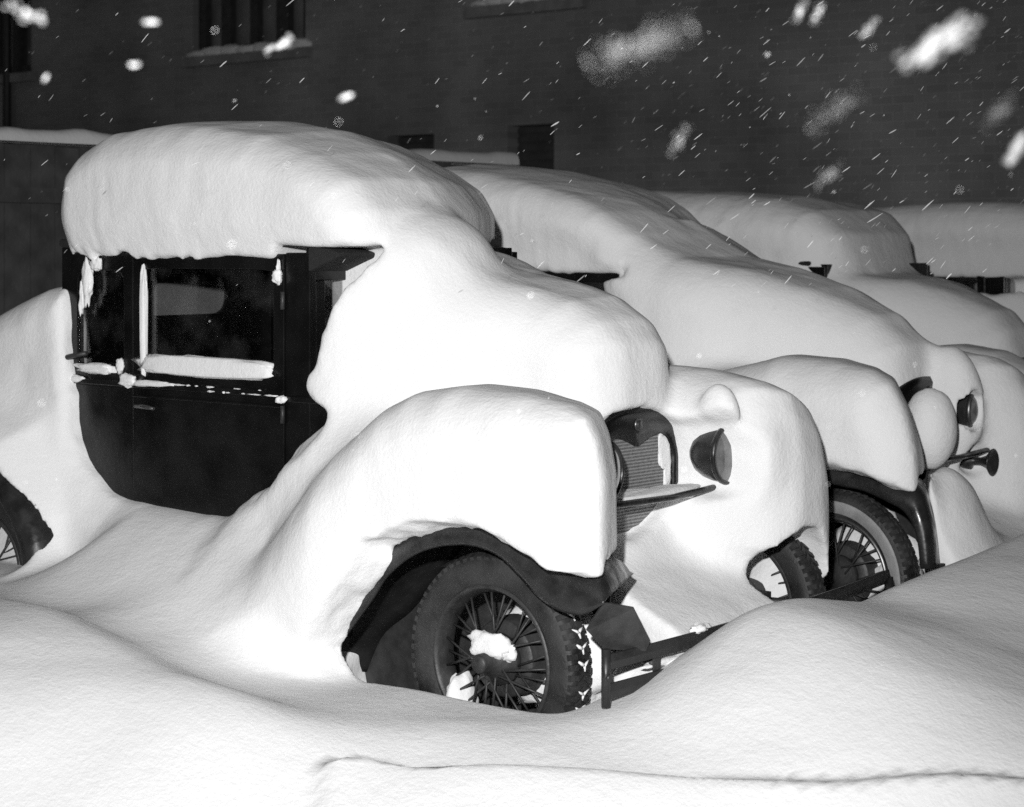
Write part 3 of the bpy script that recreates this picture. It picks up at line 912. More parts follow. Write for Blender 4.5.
def make_car(v0, u0, second):
    MB.low = second
    off = (-1.4, VC, 0)             # the Empty stands on the ground under the middle of the car
    root = empty('vintage_car', (u0 - 1.4, v0 + VC, 0))
    YS, YE = 0.15, 1.42    # outer faces of the body sides
    # ---- body: lower sides, quarters, cowl, back panel, pillars
    b = MB()
    for y0, y1 in ((YS, YS + 0.035), (YE - 0.035, YE)):
        b.box(-2.66, -2.175, y0, y1, 0.48, 1.165)
        b.box(-1.235, -1.10, y0, y1, 0.48, 1.74)
        prism_y(b, [(-1.098, 0.48), (-0.72, 0.48), (-0.72, 1.13), (-0.80, 1.17), (-1.098, 1.18)], y0, y1)
        frame_panel(b, (-2.66, -2.175, 1.168, 1.76), (-2.55, -2.235, 1.225, 1.66), 0.055, y0, y1)
    # belt moulding on the quarter, and rounded back panel with its window opening
    for y0, y1 in ((YS - 0.012, YS - 0.001), (YE + 0.001, YE + 0.012)):
        b.box(-2.66, -2.178, y0, y1, 1.165, 1.19)
        b.box(-1.232, -0.75, y0, y1, 1.15, 1.175)
    bb = MB()
    frame_panel(bb, (YS + 0.037, YE - 0.037, 1.05, 1.78), (0.56, 1.10, 1.445, 1.63), 0.075, 0, 0.03)
    b.add([(-2.66 + q[1], q[0], q[2]) for q in bb.v], bb.f)
    b.box(-2.66, -2.63, YS + 0.037, YE - 0.037, 0.48, 1.048)
    b.box(-2.62, -0.75, YS + 0.037, YE - 0.037, 0.44, 0.475)       # floor pan
    body = b.build('body', M['paint'], root, off, bevel=0.004)
    pane('rear_window', M['glass'], body, off, (-2.649, -2.643, 0.53, 1.13, 1.37, 1.66))
    for y in (YS + 0.017, YE - 0.020):
        pane('quarter_window', M['glass'], body, off, (-2.57, -2.21, y, y + 0.004, 1.20, 1.68))
    # landau knob on the rear quarter
    k = MB(); k.tube([(-2.47, YS - 0.012, 1.30), (-2.55, YS - 0.03, 1.285), (-2.63, YS - 0.05, 1.265)], [0.010, 0.012, 0.013], 8)
    k.lathe([(0, -0.02), (0.016, -0.016), (0.022, 0), (0.016, 0.016), (0, 0.02)], 'x', (-2.64, YS - 0.05, 1.262), 14)
    k.build('landau_knob', M['dark'], body, off)
    # ---- doors
    for y0, y1, sg in ((YS - 0.004, YS + 0.030, -1), (YE - 0.030, YE + 0.004, 1)):
        d = MB()
        d.box(-2.168, -1.242, y0, y1, 0.50, 1.165)
        frame_panel(d, (-2.168, -1.242, 1.168, 1.735), (-2.105, -1.30, 1.245, 1.672), 0.035, y0, y1)
        ym = (y0 - 0.012, y0 - 0.001) if sg < 0 else (y1 + 0.001, y1 + 0.012)
        d.box(-2.166, -1.244, ym[0], ym[1], 1.165, 1.19)
        d.box(-2.166, -1.244, ym[0] + 0.004, ym[1] - 0.002, 1.125, 1.135)
        door = d.build('door', M['paint'], root, off, bevel=0.004)
        ya = (y0 + y1) / 2
        pane('door_window', M['glass'], door, off, (-2.115, -1.29, ya, ya + 0.004, 1.235, 1.68))
        h = MB(); yh = y0 - 0.035 if sg < 0 else y1 + 0.035
        h.tube([(-2.09, y0 if sg < 0 else y1, 1.09), (-2.09, yh, 1.09)], 0.008, 8)
        h.tube([(-2.11, yh, 1.09), (-2.05, yh, 1.09), (-1.99, yh, 1.085)], [0.009, 0.010, 0.007], 8)
        h.build('handle', M['steel'], door, off)
        for z in (0.72, 1.10, 1.55):
            hg = MB()
            yy = y0 - 0.010 if sg < 0 else y1 + 0.010
            hg.tube([(-1.238, yy, z - 0.035), (-1.238, yy, z + 0.035)], 0.009, 8)
            hg.build('hinge', M['dark'], door, off)
    # ---- roof, header, visor, windscreen
    r = MB(); xa, xb = (-1.10, -1.20) if not second else (-1.20, -1.45)
    zt = 1.762 if not second else 1.745
    pts = [(-2.67, YS - 0.012), (xa, YS - 0.012), (xa - 0.01, 0.8), (xb, YE + 0.012), (-2.67, YE + 0.012)]
    r.add([(a_, b_, zt) for a_, b_ in pts] + [(a_, b_, zt + 0.035) for a_, b_ in pts],
          [(4, 3, 2, 1, 0), (5, 6, 7, 8, 9)] + [(q, (q + 1) % 5, 5 + (q + 1) % 5, 5 + q) for q in range(5)])
    r.build('roof', M['fabric'], root, off, bevel=0.012)
    hd = MB(); hd.box(-1.16, -1.10, YS + 0.037, YE - 0.037, 1.63, 1.758)
    hd.box(-1.14, -1.10, YS + 0.037, YE - 0.037, 1.18, 1.215)
    for yy in (YS + 0.037, YE - 0.087): hd.box(-1.14, -1.10, yy, yy + 0.05, 1.217, 1.628)
    ws = hd.build('windscreen', M['paint'], root, off, bevel=0.004)
    pane('windscreen_glass', M['glass'], ws, off, (-1.122, -1.117, YS + 0.08, YE - 0.08, 1.21, 1.64))
    vs = MB()
    va_ = [(-1.098, 1.762), (-0.98, 1.755), (-0.93, 1.74), (-0.94, 1.72), (-1.00, 1.70), (-1.098, 1.665)]
    vb_ = [(-1.20 + (a_ + 1.098) * 0.4, b_) for a_, b_ in va_]
    vs.add([(a_, YS - 0.012, b_) for a_, b_ in va_] + [(a_, 0.7, b_) for a_, b_ in va_] + [(a_, YE + 0.01, b_) for a_, b_ in vb_],
           [(5, 4, 3, 2, 1, 0), (12, 13, 14, 15, 16, 17)] + [(k6 + q, k6 + (q + 1) % 6, k6 + 6 + (q + 1) % 6, k6 + 6 + q) for q in range(6) for k6 in (0, 6)])
    if not second: vs.build('sun_visor', M['fabric'], root, off, bevel=0.008)
    # ---- cowl and hood lofted to the radiator
    def sect(u, hw, top, bot):
        row = []
        for t in np.linspace(0, PI, 17):
            c_, s_ = math.cos(t), math.sin(t)
            yy = hw * math.copysign(abs(c_) ** 0.45, c_)
            zz = bot + (top - bot) * abs(s_) ** 0.42
            row.append((u, VC - yy, zz))
        return row
    hm = MB(); hm.grid([sect(-0.715, 0.60, 1.16, 0.55), sect(-0.5, 0.50, 1.15, 0.55), sect(-0.25, 0.38, 1.135, 0.55), sect(-0.07, 0.275, 1.12, 0.55)])
    hm.build('hood', M['paint'], root, off)
    cm = MB(); cm.grid([sect(-1.095, 0.63, 1.21, 0.55), sect(-0.9, 0.628, 1.19, 0.55), sect(-0.72, 0.605, 1.163, 0.55)])
    cm.build('cowl', M['paint'], root, off)
    # ---- radiator shell, core, badge, cap
    def outer(t):
        # t runs 0..1 up the left side, over the arch and down the right side
        if t < 0.3: return (-0.270, 0.5 + (0.97 - 0.5) * t / 0.3)
        if t > 0.7: return (0.270, 0.5 + (0.97 - 0.5) * (1 - t) / 0.3)
        a = PI * (1 - (t - 0.3) / 0.4)
        return (0.270 * math.copysign(abs(math.cos(a)) ** 0.85, math.cos(a)), 0.97 + 0.185 * abs(math.sin(a)) ** 0.8)
    def inner(t):
        if t < 0.3: return (-0.236, 0.52 + (0.955 - 0.52) * t / 0.3)
        if t > 0.7: return (0.236, 0.52 + (0.955 - 0.52) * (1 - t) / 0.3)
        q = -1 + 2 * (t - 0.3) / 0.4
        a = abs(q)
        z = 1.0 + 0.040 * math.sin(min(a / 0.62, 1) * PI / 2) - 0.085 * max(0, (a - 0.62) / 0.38) ** 2.4
        return (0.236 * q, z)
    ts = np.linspace(0, 1, 81)
    rows = [[(-0.07, VC + outer(t)[0], outer(t)[1]) for t in ts], [(-0.012, VC + outer(t)[0] * 0.995, outer(t)[1] - 0.003) for t in ts],
            [(0.0, VC + (outer(t)[0] * 0.8 + inner(t)[0] * 0.2), outer(t)[1] * 0.8 + inner(t)[1] * 0.2) for t in ts],
            [(0.0, VC + inner(t)[0] * 1.01, inner(t)[1] + 0.003) for t in ts], [(-0.02, VC + inner(t)[0], inner(t)[1]) for t in ts]]
    sm = MB(); sm.grid(rows)
    shell = sm.build('radiator_shell', M['paint'], root, off)
    cmn = MB(); cmn.box(-0.045, -0.018, VC - 0.245, VC + 0.245, 0.5, 1.05)
    cmn.build('radiator_core', M['fins'], shell, off)
    bd = MB(); bd.lathe([(0, 0.010), (0.017, 0.009), (0.0175, 0.004), (0.021, 0.006), (0.024, 0.005), (0.025, -0.002)], 'x', (0.001, VC, 1.085), 24)
    bd.build('badge', M['steel'], shell, off)
    cp = MB(); cp.lathe([(0.03, -0.01), (0.03, 0.02), (0.036, 0.022), (0.036, 0.04), (0.02, 0.05), (0, 0.052)], 'z', (-0.045, VC, 1.15), 20)
    if not second: cp.build('radiator_cap', M['chrome'], shell, off)
    # ---- lamps
    lamps = [(0.20, 0.335, 0.96), (0.20, 1.135, 0.96)] if not second else [(0.14, 0.56, 0.95), (0.11, 1.10, 0.98)]
    for c in lamps:
        lm = MB()
        lm.lathe([(0.0, -0.155), (0.03, -0.153), (0.058, -0.143), (0.082, -0.120), (0.098, -0.088), (0.107, -0.05), (0.111, -0.015), (0.110, -0.004)], 'x', c, 36)
        lo = lm.build('headlamp', M['fender'], root, off)
        rm = MB(); rm.lathe([(0.108, -0.010), (0.116, -0.008), (0.119, 0.002), (0.115, 0.012), (0.106, 0.014), (0.103, 0.006)], 'x', c, 40)
        rm.build('lamp_rim', M['fender'] if not second else M['steel'], lo, off)
        ln = MB(); ln.lathe([(0.106, 0.006), (0.08, 0.018), (0.045, 0.026), (0, 0.029)], 'x', c, 36)
        ln.build('lens', M['lens'], lo, off)
    zb = 0.825 if not second else 0.79
    lb = MB(); lb.tube([(0.13, 0.02, zb - 0.03), (0.14, 0.2, zb - 0.005), (0.15, 0.40, zb), (0.155, VC, zb - 0.006), (0.15, 1.14, zb + 0.006)], 0.013, 10)
    lb.build('lamp_bar', M['fender'], root, off)
    if second:
        hn = MB()
        c = (0.20, 1.06, 0.745)
        hn.lathe([(0, -0.16), (0.04, -0.155), (0.042, -0.11), (0.02, -0.10), (0.018, -0.06), (0.028, -0.03), (0.05, -0.006), (0.062, 0.0), (0.064, 0.004), (0.058, 0.006), (0.045, -0.008), (0.0, -0.02)], 'x', c, 28)
        hn.build('horn', M['fender'], root, off)
    # ---- fenders
    fc, fl = (FC1, FL1) if not second else (FC2, FL2)
    for sgn in (-1, 1):
        nr = 56 if sgn < 0 else 45           # the far fender's nose is lost in the snow
        mb = fender_mesh(resample(fc, 56)[:nr], resample(fl, 56)[:nr], side_rows(sgn))
        fo_ = mb.build('front_fender', M['fender'], root, off, solid=0.006)
        ap = MB()
        poly = [(-0.93, -0.06)] + [(0.7 * c[0] + 0.3 * l_[0], 0.7 * c[1] + 0.3 * l_[1]) for c, l_ in zip(fc, fl)][0:9] + [(0.24, 0.45), (0.12, -0.06)]
        y = 0.325 if sgn < 0 else TR - 0.325
        prism_y(ap, poly, y - 0.004, y + 0.004)
        if sgn < 0: ap.build('splash_apron', M['dark'], fo_, off)
        mb = fender_mesh(FCR, FLR, side_rows(sgn))
        mb.build('rear_fender', M['fender'], root, off, solid=0.006)
        rbm = MB()
        y0, y1 = (-0.10, 0.145) if sgn < 0 else (TR - 0.145, TR + 0.10)
        rbm.box(-2.40, -0.86, y0, y1, 0.27, 0.30)
        for q in range(9): rbm.box(-2.38, -0.88, y0 + 0.02 + q * 0.024, y0 + 0.03 + q * 0.024, 0.3005, 0.306)
        rbm.build('running_board', M['rubber'], root, off)
    # ---- chassis ends, bumper
    fr = MB()
    for y in (0.46, 1.14):
        fr.box(-3.3, 0.36, y, y + 0.05, 0.36, 0.44)
    fr.tube([(0.0, 0.05, WZ), (0.0, 0.4, WZ - 0.02), (0.0, 1.24, WZ - 0.02), (0.0, 1.59, WZ)], 0.028, 10)
    fr.tube([(-2.95, 0.05, WZ), (-2.95, 1.59, WZ)], 0.04, 10)
    fr.build('chassis', M['dark'], root, off)
    bp = MB()
    ye = (-0.11, 1.75)
    n = 24
    for z0, z1 in ((0.372, 0.425), (0.275, 0.328)):
        P = []
        for q in range(n + 1):
            y = ye[0] + (ye[1] - ye[0]) * q / n
            w = 1 - (2 * q / n - 1) ** 2
            xx = 0.555 + 0.045 * w
            zr = 0.05 * q / n
            P.append([(xx, y, z0 + zr), (xx + 0.008, y, (z0 + z1) / 2 + zr), (xx, y, z1 + zr), (xx - 0.008, y, z1 + zr), (xx - 0.008, y, z0 + zr)])
        bp.grid(P, closed_v=True, smooth=False)
    bo = bp.build('bumper', M['fender'], root, off, bevel=0.002)
    for y in (-0.112, 1.752):
        e_ = MB(); e_.tube([(0.555, y, 0.255), (0.555, y, 0.445)], 0.016, 10)
        e_.tube([(0.560, y, 0.352), (0.575, y, 0.352)], 0.014, 8)
        e_.build('bumper_end', M['fender'], bo, off)
    for y in (0.16, 1.48):
        a_ = MB(); a_.tube([(0.56, y, 0.35), (0.42, y + (0.05 if y < 1 else -0.05), 0.36), (0.2, 0.47 if y < 1 else 1.17, 0.40)], 0.016, 8)
        a_.box(0.560, 0.566, y - 0.02, y + 0.02, 0.33, 0.38)
        a_.build('bumper_bracket', M['dark'], bo, off)
    if not second:
        va = MB()     # valance between fender tip and chassis
        va.add([(0.55, -0.12, 0.60), (0.585, 0.0, 0.57), (0.59, 0.085, 0.45), (0.58, 0.075, 0.415), (0.50, -0.05, 0.43), (0.48, -0.12, 0.50)], [(0, 1, 2, 3, 4, 5)])
        va.build('front_valance', M['dark'], root, off, solid=0.008)
    # ---- seat and steering wheel
    st = MB(); st.box(-2.40, -1.80, YS + 0.10, YE - 0.10, 0.70, 0.88); st.box(-2.52, -2.38, YS + 0.10, YE - 0.10, 0.72, 1.22)
    st.build('seat', M['seat'], root, off, bevel=0.04)
    sw = MB()
    c0 = np.array((-1.52, 1.17, 1.17)); ax = np.array((-0.64, 0, 0.77)); e1 = np.array((0.77, 0, 0.64)); e2 = np.array((0, 1, 0))
    ring = [c0 + 0.2 * (math.cos(t) * e1 + math.sin(t) * e2) for t in np.linspace(0, 2 * PI, 33)]
    sw.tube(ring, 0.012, 8, cap=False)
    for t in (0.5, 2.6, 4.7): sw.tube([c0, c0 + 0.2 * (math.cos(t) * e1 + math.sin(t) * e2)], 0.008, 6)
    sw.tube([c0, c0 - 0.5 * ax], 0.018, 8)
    sw.build('steering_wheel', M['dark'], root, off)
    # ---- wheels
    for x, y, o in ((0, 0, -1), (0, TR, 1), (-2.95, 0, -1), (-2.95, TR, 1)):
        make_wheel(root, off, x, y, o, second)
    MB.low = False
    return root

GROUP = 'vintage cars buried in snow along the row'
car = make_car(CAR_V[0], CAR_U[0], False)
tag(car, 'black vintage car with exposed door, radiator grille and wire wheel, first in the row', 'car', GROUP, 'thing')
car2 = make_car(CAR_V[1], CAR_U[1], True)
tag(car2, 'black vintage car with whitewalled front tyre, second in the snowy row', 'car', GROUP, 'thing')

def copy_tree(o, parent=None):
    c = o.copy(); COL.objects.link(c)
    if parent: c.parent = parent
    for ch in list(o.children): copy_tree(ch, c)
    return c
for i, lab in ((2, 'third car of the row, almost wholly hidden under greyish snow'), (3, 'farthest vintage car of the row, only a dark slot of window showing')):
    c = copy_tree(car2)
    c.location = (CAR_U[i] - 1.4, CAR_V[i] + VC, 0)
    tag(c, lab, 'car', GROUP, 'thing')

# ------------------------------------------------------------------ small lumps of snow caught on the first two cars
def clump(mb, c, r, rough=0.25, seed=0, n=14, p=2.0):
    P = []
    for a in np.linspace(-PI / 2, PI / 2, n):
        row = []
        for t in np.linspace(0, 2 * PI, 2 * n, endpoint=False):
            d = np.array((math.cos(a) * math.cos(t), math.cos(a) * math.sin(t), math.sin(a)))
            d = np.sign(d) * np.abs(d) ** (2 / p)
            k = 1 + rough * float(vnoise(np.array([d[0] * 2 + seed * 7.3]), np.array([d[1] * 2 + seed * 3.1]), np.array([d[2] * 2.0]))[0]) \
                + rough * 0.5 * float(vnoise(np.array([d[0] * 6 + seed]), np.array([d[1] * 6.0]), np.array([d[2] * 6.0]))[0])
            row.append(tuple(np.array(c) + d * np.array(r) * k))
        P.append(row)
    mb.grid(P, closed_v=True)
    return mb

def snow_bit(name, label, lumps, group='small lumps of snow caught on the cars'):
    mb = MB()
    for q, (c, r, *k) in enumerate(lumps):
        clump(mb, c, r, k[0] if k else 0.25, q + len(label), 14, k[1] if len(k) > 1 else 2.0)
    o = mb.build(name, M['snow'])
    return tag(o, label, 'snow', group, 'thing')

YD = 0.146
snow_bit('window_snow', 'white band of snow along the sill of the black door window',
         [((-1.71, YD - 0.004, 1.268), (0.40, 0.022, 0.042), 0.20, 4.0), ((-2.09, YD - 0.004, 1.45), (0.014, 0.014, 0.20), 0.2, 4.0)])
snow_bit('window_snow', 'small curve of snow in the rear quarter window',
         [((-2.42, YD - 0.0, 1.235), (0.12, 0.02, 0.022), 0.35, 3.0), ((-2.25, YD - 0.0, 1.255), (0.022, 0.016, 0.03), 0.35)])
snow_bit('quarter_snow', 'thin streak of snow hanging under the roof edge at the rear quarter',
         [((-2.46, 0.135, 1.62), (0.030, 0.018, 0.09), 0.4), ((-2.50, 0.137, 1.54), (0.014, 0.014, 0.07), 0.4), ((-2.40, 0.137, 1.69), (0.03, 0.014, 0.03), 0.5)])
snow_bit('belt_snow', 'broken crumbs of snow along the belt moulding of the black door',
         [((-2.185, 0.132, 1.195), (0.05, 0.018, 0.028), 0.35, 2.4), ((-2.03, 0.134, 1.187), (0.13, 0.014, 0.012), 0.35, 2.6), ((-2.55, 0.134, 1.187), (0.06, 0.014, 0.014), 0.35)]
         + [((-1.88 + 0.62 * q / 13 + random.uniform(-0.03, 0.03), 0.133, 1.19 + random.choice((0, -0.018))), (random.choice((0.006, 0.011, 0.02, 0.035)), 0.006, random.uniform(0.002, 0.0045)), 0.4) for q in range(13)]
         + [((-1.24, 0.13, 1.16), (0.026, 0.016, 0.016), 0.35)])['kind'] = 'stuff'
snow_bit('pillar_snow', 'little lump of snow at the top front corner of the black door', [((-1.262, 0.135, 1.645), (0.022, 0.016, 0.028), 0.5), ((-1.262, 0.136, 1.68), (0.007, 0.01, 0.03), 0.4)])
snow_bit('hub_snow', 'snow packed on the hub of the spoked wheel nearest us',
         [((-0.005, -0.045, 0.375), (0.088, 0.035, 0.045), 0.25, 2.6), ((0.05, -0.03, 0.36), (0.05, 0.03, 0.04), 0.3)])
snow_bit('wheel_snow', 'snow heaped behind the spokes of the wheel nearest us',
         [((0.14, 0.19, 0.30), (0.20, 0.10, 0.20), 0.3), ((0.02, 0.2, 0.36), (0.16, 0.10, 0.15), 0.3), ((-0.20, 0.02, 0.13), (0.06, 0.07, 0.12), 0.2)])
snow_bit('grille_snow', 'patch of snow stuck down the side of the radiator grille',
         [((-0.016, 1.012, 0.97), (0.006, 0.040, 0.075), 0.3, 3.0), ((-0.016, 1.028, 0.88), (0.005, 0.022, 0.07), 0.4, 3.0)])
snow_bit('bar_snow', 'snow lying along the lamp bar across the radiator grille',
         [((0.06, 0.80, 0.822), (0.07, 0.30, 0.026), 0.2, 3.0)])
snow_bit('wheel_snow', 'snow packed behind the spokes of the whitewalled wheel',
         [((0.05, 2.50, 0.33), (0.24, 0.10, 0.24), 0.3), ((0.16, 2.46, 0.26), (0.16, 0.10, 0.16), 0.3)])
snow_bit('bumper_snow', 'low heap of snow behind the bumper bars of the nearest car', [((0.44, 0.34, 0.20), (0.10, 0.27, 0.16), 0.12, 2.4)])
snow_bit('bumper_snow', 'small crumbs of snow lying on the bumper bar of the nearest car',
         [((0.54, 0.30, 0.345), (0.02, 0.16, 0.02), 0.4), ((0.575, 0.40, 0.44), (0.025, 0.05, 0.018), 0.5)])
td = MB()
for q in range(9):
    t = math.radians(38 - q * 8.2 + random.uniform(-1.5, 1.5))
    if q in (0, 5): continue
    for sg in (-1, 1):
        r = 0.3795
        pts = [(r * math.cos(t + 0.045 * k) - 0, sg * 0.027 * k + random.uniform(-0.003, 0.003), WZ + r * math.sin(t + 0.045 * k)) for k in (0.0, 0.5, 1.0)]
        td.tube(pts, [random.uniform(0.003, 0.006), random.uniform(0.004, 0.007), random.uniform(0.001, 0.004)], 6)
    td.tube([(0.3795 * math.cos(t), 0, WZ + 0.3795 * math.sin(t)), (0.3795 * math.cos(t - 0.05), 0.002, WZ + 0.3795 * math.sin(t - 0.05))], [0.005, 0.003], 6)
clump(td, (0.36 * math.cos(0.75), 0.01, WZ + 0.37 * math.sin(0.75)), (0.035, 0.04, 0.035), 0.4, 5)
tag(td.build('tread_snow', M['snow']), 'snow pressed into the tread of the nearest front tyre', 'snow', 'small lumps of snow caught on the cars', 'stuff')

# ------------------------------------------------------------------ brick building across the yard
WY = 12.0
bl = empty('brick_building', (-12, WY, 0))
boff = (-12, WY, 0)
holes = [(-15.45, -13.35, 4.22, 6.3), (-10.55, -9.05, 4.50, 6.6), (-10.08, -9.40, 2.50, 3.12), (-11.95, -11.2, 2.5, 3.07), (-5.6, -4.1, 4.9, 7.0), (-20.8, -18.9, 4.22, 6.3)]
xs_ = sorted(set([-45, 10] + [h for q in holes for h in q[:2]])); zs_ = sorted(set([-0.5, 9.5] + [h for q in holes for h in q[2:]]))
wb = MB()
for i in range(len(xs_) - 1):
    for j in range(len(zs_) - 1):
        cx, cz = (xs_[i] + xs_[i + 1]) / 2, (zs_[j] + zs_[j + 1]) / 2
        if any(h[0] < cx < h[1] and h[2] < cz < h[3] for h in holes): continue
        wb.add([(xs_[i], WY, zs_[j]), (xs_[i + 1], WY, zs_[j]), (xs_[i + 1], WY, zs_[j + 1]), (xs_[i], WY, zs_[j + 1])], [(0, 1, 2, 3)])
for x0, x1, z0, z1 in holes:     # reveals
    for a, b_ in (((x0, z0), (x1, z0)), ((x1, z0), (x1, z1)), ((x1, z1), (x0, z1)), ((x0, z1), (x0, z0))):
        wb.add([(a[0], WY, a[1]), (b_[0], WY, b_[1]), (b_[0], WY + 0.3, b_[1]), (a[0], WY + 0.3, a[1])], [(0, 1, 2, 3)])
wb.add([(-45, WY, 9.5), (10, WY, 9.5), (10, WY + 9, 9.5), (-45, WY + 9, 9.5)], [(0, 1, 2, 3)])
for x in (-45, 10):
    wb.add([(x, WY, -0.5), (x, WY + 9, -0.5), (x, WY + 9, 9.5), (x, WY, 9.5)], [(0, 1, 2, 3)])
wb.build('wall', M['brick'], bl, boff, fix=False)
for hq, (x0, x1, z0, z1) in enumerate(holes):
    glazed = hq not in (2, 3)
    fm = MB()
    if glazed:
        fm.box(x0, x0 + 0.14, WY + 0.10, WY + 0.2, z0, z1); fm.box(x1 - 0.14, x1, WY + 0.10, WY + 0.2, z0, z1)
        fm.box(x0 + 0.14, x1 - 0.14, WY + 0.10, WY + 0.2, z0, z0 + 0.12); fm.box(x0 + 0.14, x1 - 0.14, WY + 0.10, WY + 0.2, z1 - 0.12, z1)
        w = x1 - x0
        for k, ww in ((0.25, 0.09), (0.5, 0.07), (0.75, 0.11)):
            fm.box(x0 + w * k - ww, x0 + w * k + ww, WY + 0.102, WY + 0.198, z0 + 0.122, z1 - 0.122)
        for zz in (0.42, 0.72):
            fm.box(x0 + 0.142, x1 - 0.142, WY + 0.13, WY + 0.17, z0 + (z1 - z0) * zz - 0.02, z0 + (z1 - z0) * zz + 0.02)
        wd = fm.build('window', M['frame'], bl, boff)
        pn = MB(); pn.box(x0 + 0.05, x1 - 0.05, WY + 0.215, WY + 0.225, z0 + 0.05, z1 - 0.05); pn.build('pane', M['pane'], wd, boff)
        sl = MB(); sl.box(x0 - 0.12, x1 + 0.12, WY - 0.09, WY + 0.098, z0 - 0.13, z0 - 0.003); sl.build('sill', M['stone'], wd, boff)
    else:
        fm.box(x0 + 0.003, x1 - 0.003, WY + 0.2, WY + 0.25, z0 + 0.003, z1 - 0.003)
        for k in range(6):
            zz = z0 + (z1 - z0) * (k + 0.5) / 6
            fm.box(x0 + 0.02, x1 - 0.02, WY + 0.16, WY + 0.198, zz - 0.03, zz + 0.03)
        fm.build('shutter', M['void'], bl, boff)
dp = MB(); dp.tube([(-19.35, WY - 0.09, 0), (-19.35, WY - 0.09, 9.4)], 0.06, 10)
dp.build('drainpipe', M['dark'], bl, boff)
tag(bl, 'dark brick building behind the snowed-in cars, with a mullioned window', 'building', None, 'thing')
for (x0, x1, z0, z1), lab in zip([holes[0], holes[1], holes[4]], ['grey snow on the sill of the mullioned window', 'faint snow on the window sill at the top edge of the wall', 'snow on the high sill in the dark end of the brick wall']):
    mb = MB()
    w = x1 - x0
    for k in range(7):
        clump(mb, (x0 + w * (k + 0.5) / 7, WY + 0.0, z0 + 0.03), (w * 0.12, 0.10, 0.05 + 0.05 * abs(math.sin(k * 1.9)) * random.uniform(0.6, 1.1)), 0.18, k, 16, 2.2)
    tag(mb.build('sill_snow', M['snow']), lab, 'snow', 'snow on the window sills', 'thing')

# ------------------------------------------------------------------ board fence behind the cars
FX, FT = -6.5, 2.44
fe = empty('board_fence', (FX, 5, 0))
fo2 = (FX, 5, 0)
fb = MB(); y = -6.0; k = 0
while y < 7.75:
    w = 0.19 + 0.02 * random.random()
    dx = random.uniform(-0.006, 0.006)
    fb.box(FX - 0.012 + dx, FX + 0.012 + dx, y, y + w - 0.008, 0, FT - random.uniform(0, 0.015)); y += w
fb.build('boards', M['wood'], fe, fo2)
for z in (0.7, 2.1):
    r_ = MB(); r_.box(FX + 0.022, FX + 0.07, -6, 7.75, z - 0.05, z + 0.05); r_.build('rail', M['wood'], fe, fo2)
for y in np.arange(-6, 7.7, 2.55):
    p_ = MB(); p_.box(FX + 0.072, FX + 0.17, y, y + 0.10, 0, FT + 0.01); p_.build('post', M['wood'], fe, fo2)
tag(fe, 'dark board fence capped with snow behind the cars', 'fence', None, 'thing')
P = []
for y in np.linspace(-6, 7.78, 200):
    ya = np.array([y]); h = 0.085 + 0.035 * float(vnoise(ya * 1.3, ya * 0, ya * 0)[0]) + 0.015 * float(vnoise(ya * 5, ya * 0 + 3, ya * 0)[0])
    wd_ = 0.10 + 0.02 * float(vnoise(ya * 2, ya * 0 + 8, ya * 0)[0])
    P.append([(FX + 0.03 + wd_ * math.cos(t), y, FT + 0.012 + h * max(0, math.sin(t)) ** 0.7) for t in np.linspace(0, PI, 12)])
fs_ = MB(); fs_.grid(P)
tag(fs_.build('fence_snow', M['snow']), 'rounded cap of snow along the top of the board fence', 'snow', None, 'thing')

# ------------------------------------------------------------------ falling snow: small clotted flakes in the air
cu, cv, cz = 4.534, -5.333, 1.77
fwd = np.array((-0.643, 0.766, 0.0)); rgt = np.array((0.766, 0.643, 0.0))
fm = MB()
def flake(p, r, stretch, tilt):
    # an irregular clot of flakes, longer along the wind
    d = math.cos(tilt) * rgt + math.sin(tilt) * np.array((0, 0, 1.0)) + 0.3 * random.uniform(-1, 1) * fwd
    d /= np.linalg.norm(d)
    a = np.cross(d, (0.2, 0.4, 0.9)); a /= np.linalg.norm(a); b_ = np.cross(d, a)
    n, m = 5, 6
    P = []
    for i in range(n):
        t = PI * (i + 0.3) / (n - 0.4)
        P.append([np.array(p) + d * (-math.cos(t) * r * stretch) + (math.cos(q) * a + math.sin(q) * b_) * r * math.sin(t) * random.uniform(0.6, 1.25)
                  for q in np.linspace(0, 2 * PI, m, endpoint=False)])
    fm.grid(P, closed_v=True)
for k in range(3200):
    depth = random.uniform(6, 22)
    hx = random.uniform(-0.30, 0.30) * depth
    hz = random.uniform(-0.02, 0.135) * depth
    if random.random() > 0.22 + 0.78 * ss(np.array(hx / depth), -0.05, 0.2): continue
    p = np.array((cu, cv, cz)) + fwd * depth + rgt * hx + np.array((0, 0, hz))
    if p[1] > WY - 0.3: continue
    r = random.uniform(0.0009, 0.0017) if random.random() < 0.94 else 0.0028
    flake(p, r, random.uniform(4.0, 13.0), math.radians(random.gauss(42, 8)))
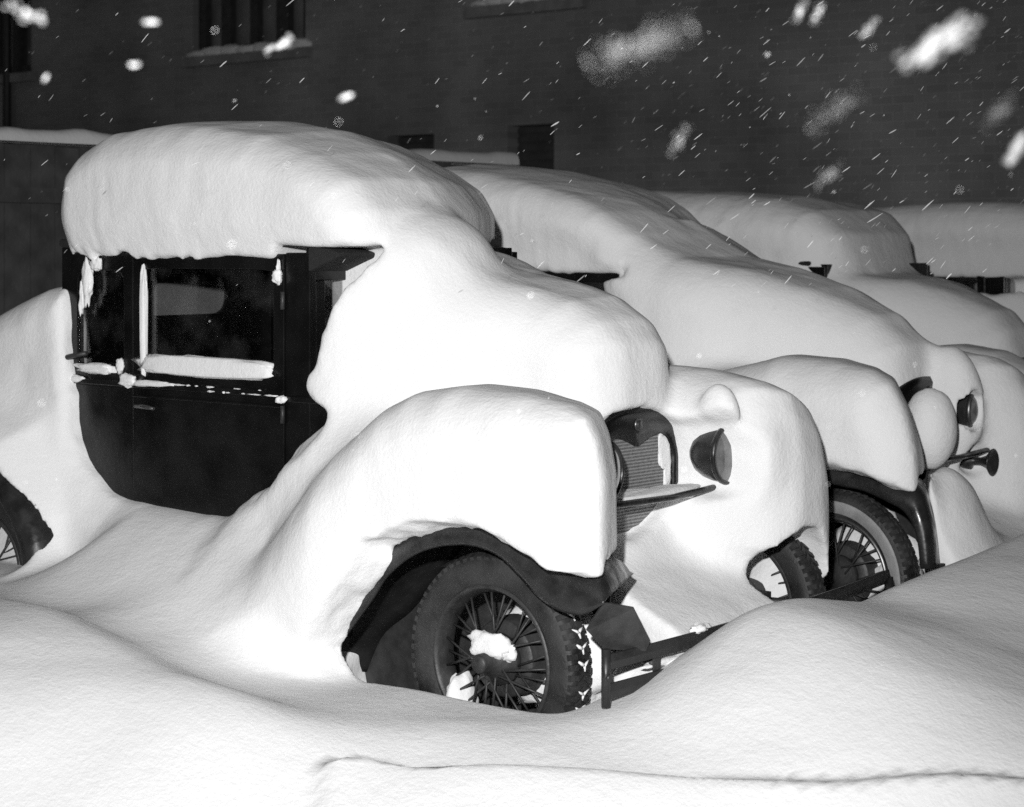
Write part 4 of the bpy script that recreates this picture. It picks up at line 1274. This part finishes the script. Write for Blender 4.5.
for k in range(70):
    depth = random.uniform(2.0, 6)
    hx = random.uniform(-0.27, 0.27) * depth; hz = random.uniform(-0.12, 0.13) * depth
    p = np.array((cu, cv, cz)) + fwd * depth + rgt * hx + np.array((0, 0, hz))
    flake(p, random.uniform(0.0006, 0.0012), random.uniform(1.0, 3.0), math.radians(random.gauss(45, 10)))
tag(fm.build('falling_snow', M['flake']), 'fine snowflakes driving through the night air', 'snow', None, 'stuff')
fm = MB()
def at(px, py, depth):
    return np.array((cu, cv, cz)) + depth * (fwd + rgt * (px - 512) / 2000 + np.array((0, 0, (245 - py) / 2000)))
def clot(px, py, depth, length, tilt, n, r):
    # a loose string of crystals drifting close to the lens
    for q in range(n):
        t = random.gauss(0, 0.28)
        t = max(-0.5, min(0.5, t)) * length
        c_, s_ = math.cos(math.radians(tilt)), math.sin(math.radians(tilt))
        w = random.gauss(0, length * 0.07)
        flake(at(px + t * c_ - w * s_, py - t * s_ - w * c_, depth * random.uniform(0.97, 1.03)), r * random.uniform(0.7, 1.2), random.uniform(1, 2.0), math.radians(tilt))
clot(940, 42, 1.53, 84, 33, 101, 0.00231)
clot(1016, 150, 1.87, 34, 60, 46, 0.00231)
clot(640, 45, 1.30, 110, 20, 175, 0.00063)
clot(347, 97, 2.25, 8, 20, 16, 0.00252)
clot(278, 46, 2.63, 30, 28, 31, 0.00273)
clot(152, 22, 2.06, 10, 0, 15, 0.00210)
clot(133, 65, 2.06, 10, 0, 9, 0.00210)
clot(25, 12, 1.87, 40, -20, 32, 0.00168)
clot(46, 78, 2.25, 8, 50, 7, 0.00210)
clot(800, 12, 2.25, 24, 65, 46, 0.00120); clot(818, 14, 2.25, 24, 65, 46, 0.00120); clot(870, 28, 2.25, 24, 50, 42, 0.00120)
clot(835, 110, 1.68, 64, 35, 78, 0.00063); clot(680, 140, 2.06, 34, 60, 58, 0.00069); clot(830, 175, 2.06, 36, 40, 58, 0.00069); clot(1000, 110, 1.68, 46, 45, 58, 0.00069)
tag(fm.build('falling_snow', M['thin_flake']), 'large soft blurred snow clots drifting close by', 'snow', None, 'stuff')
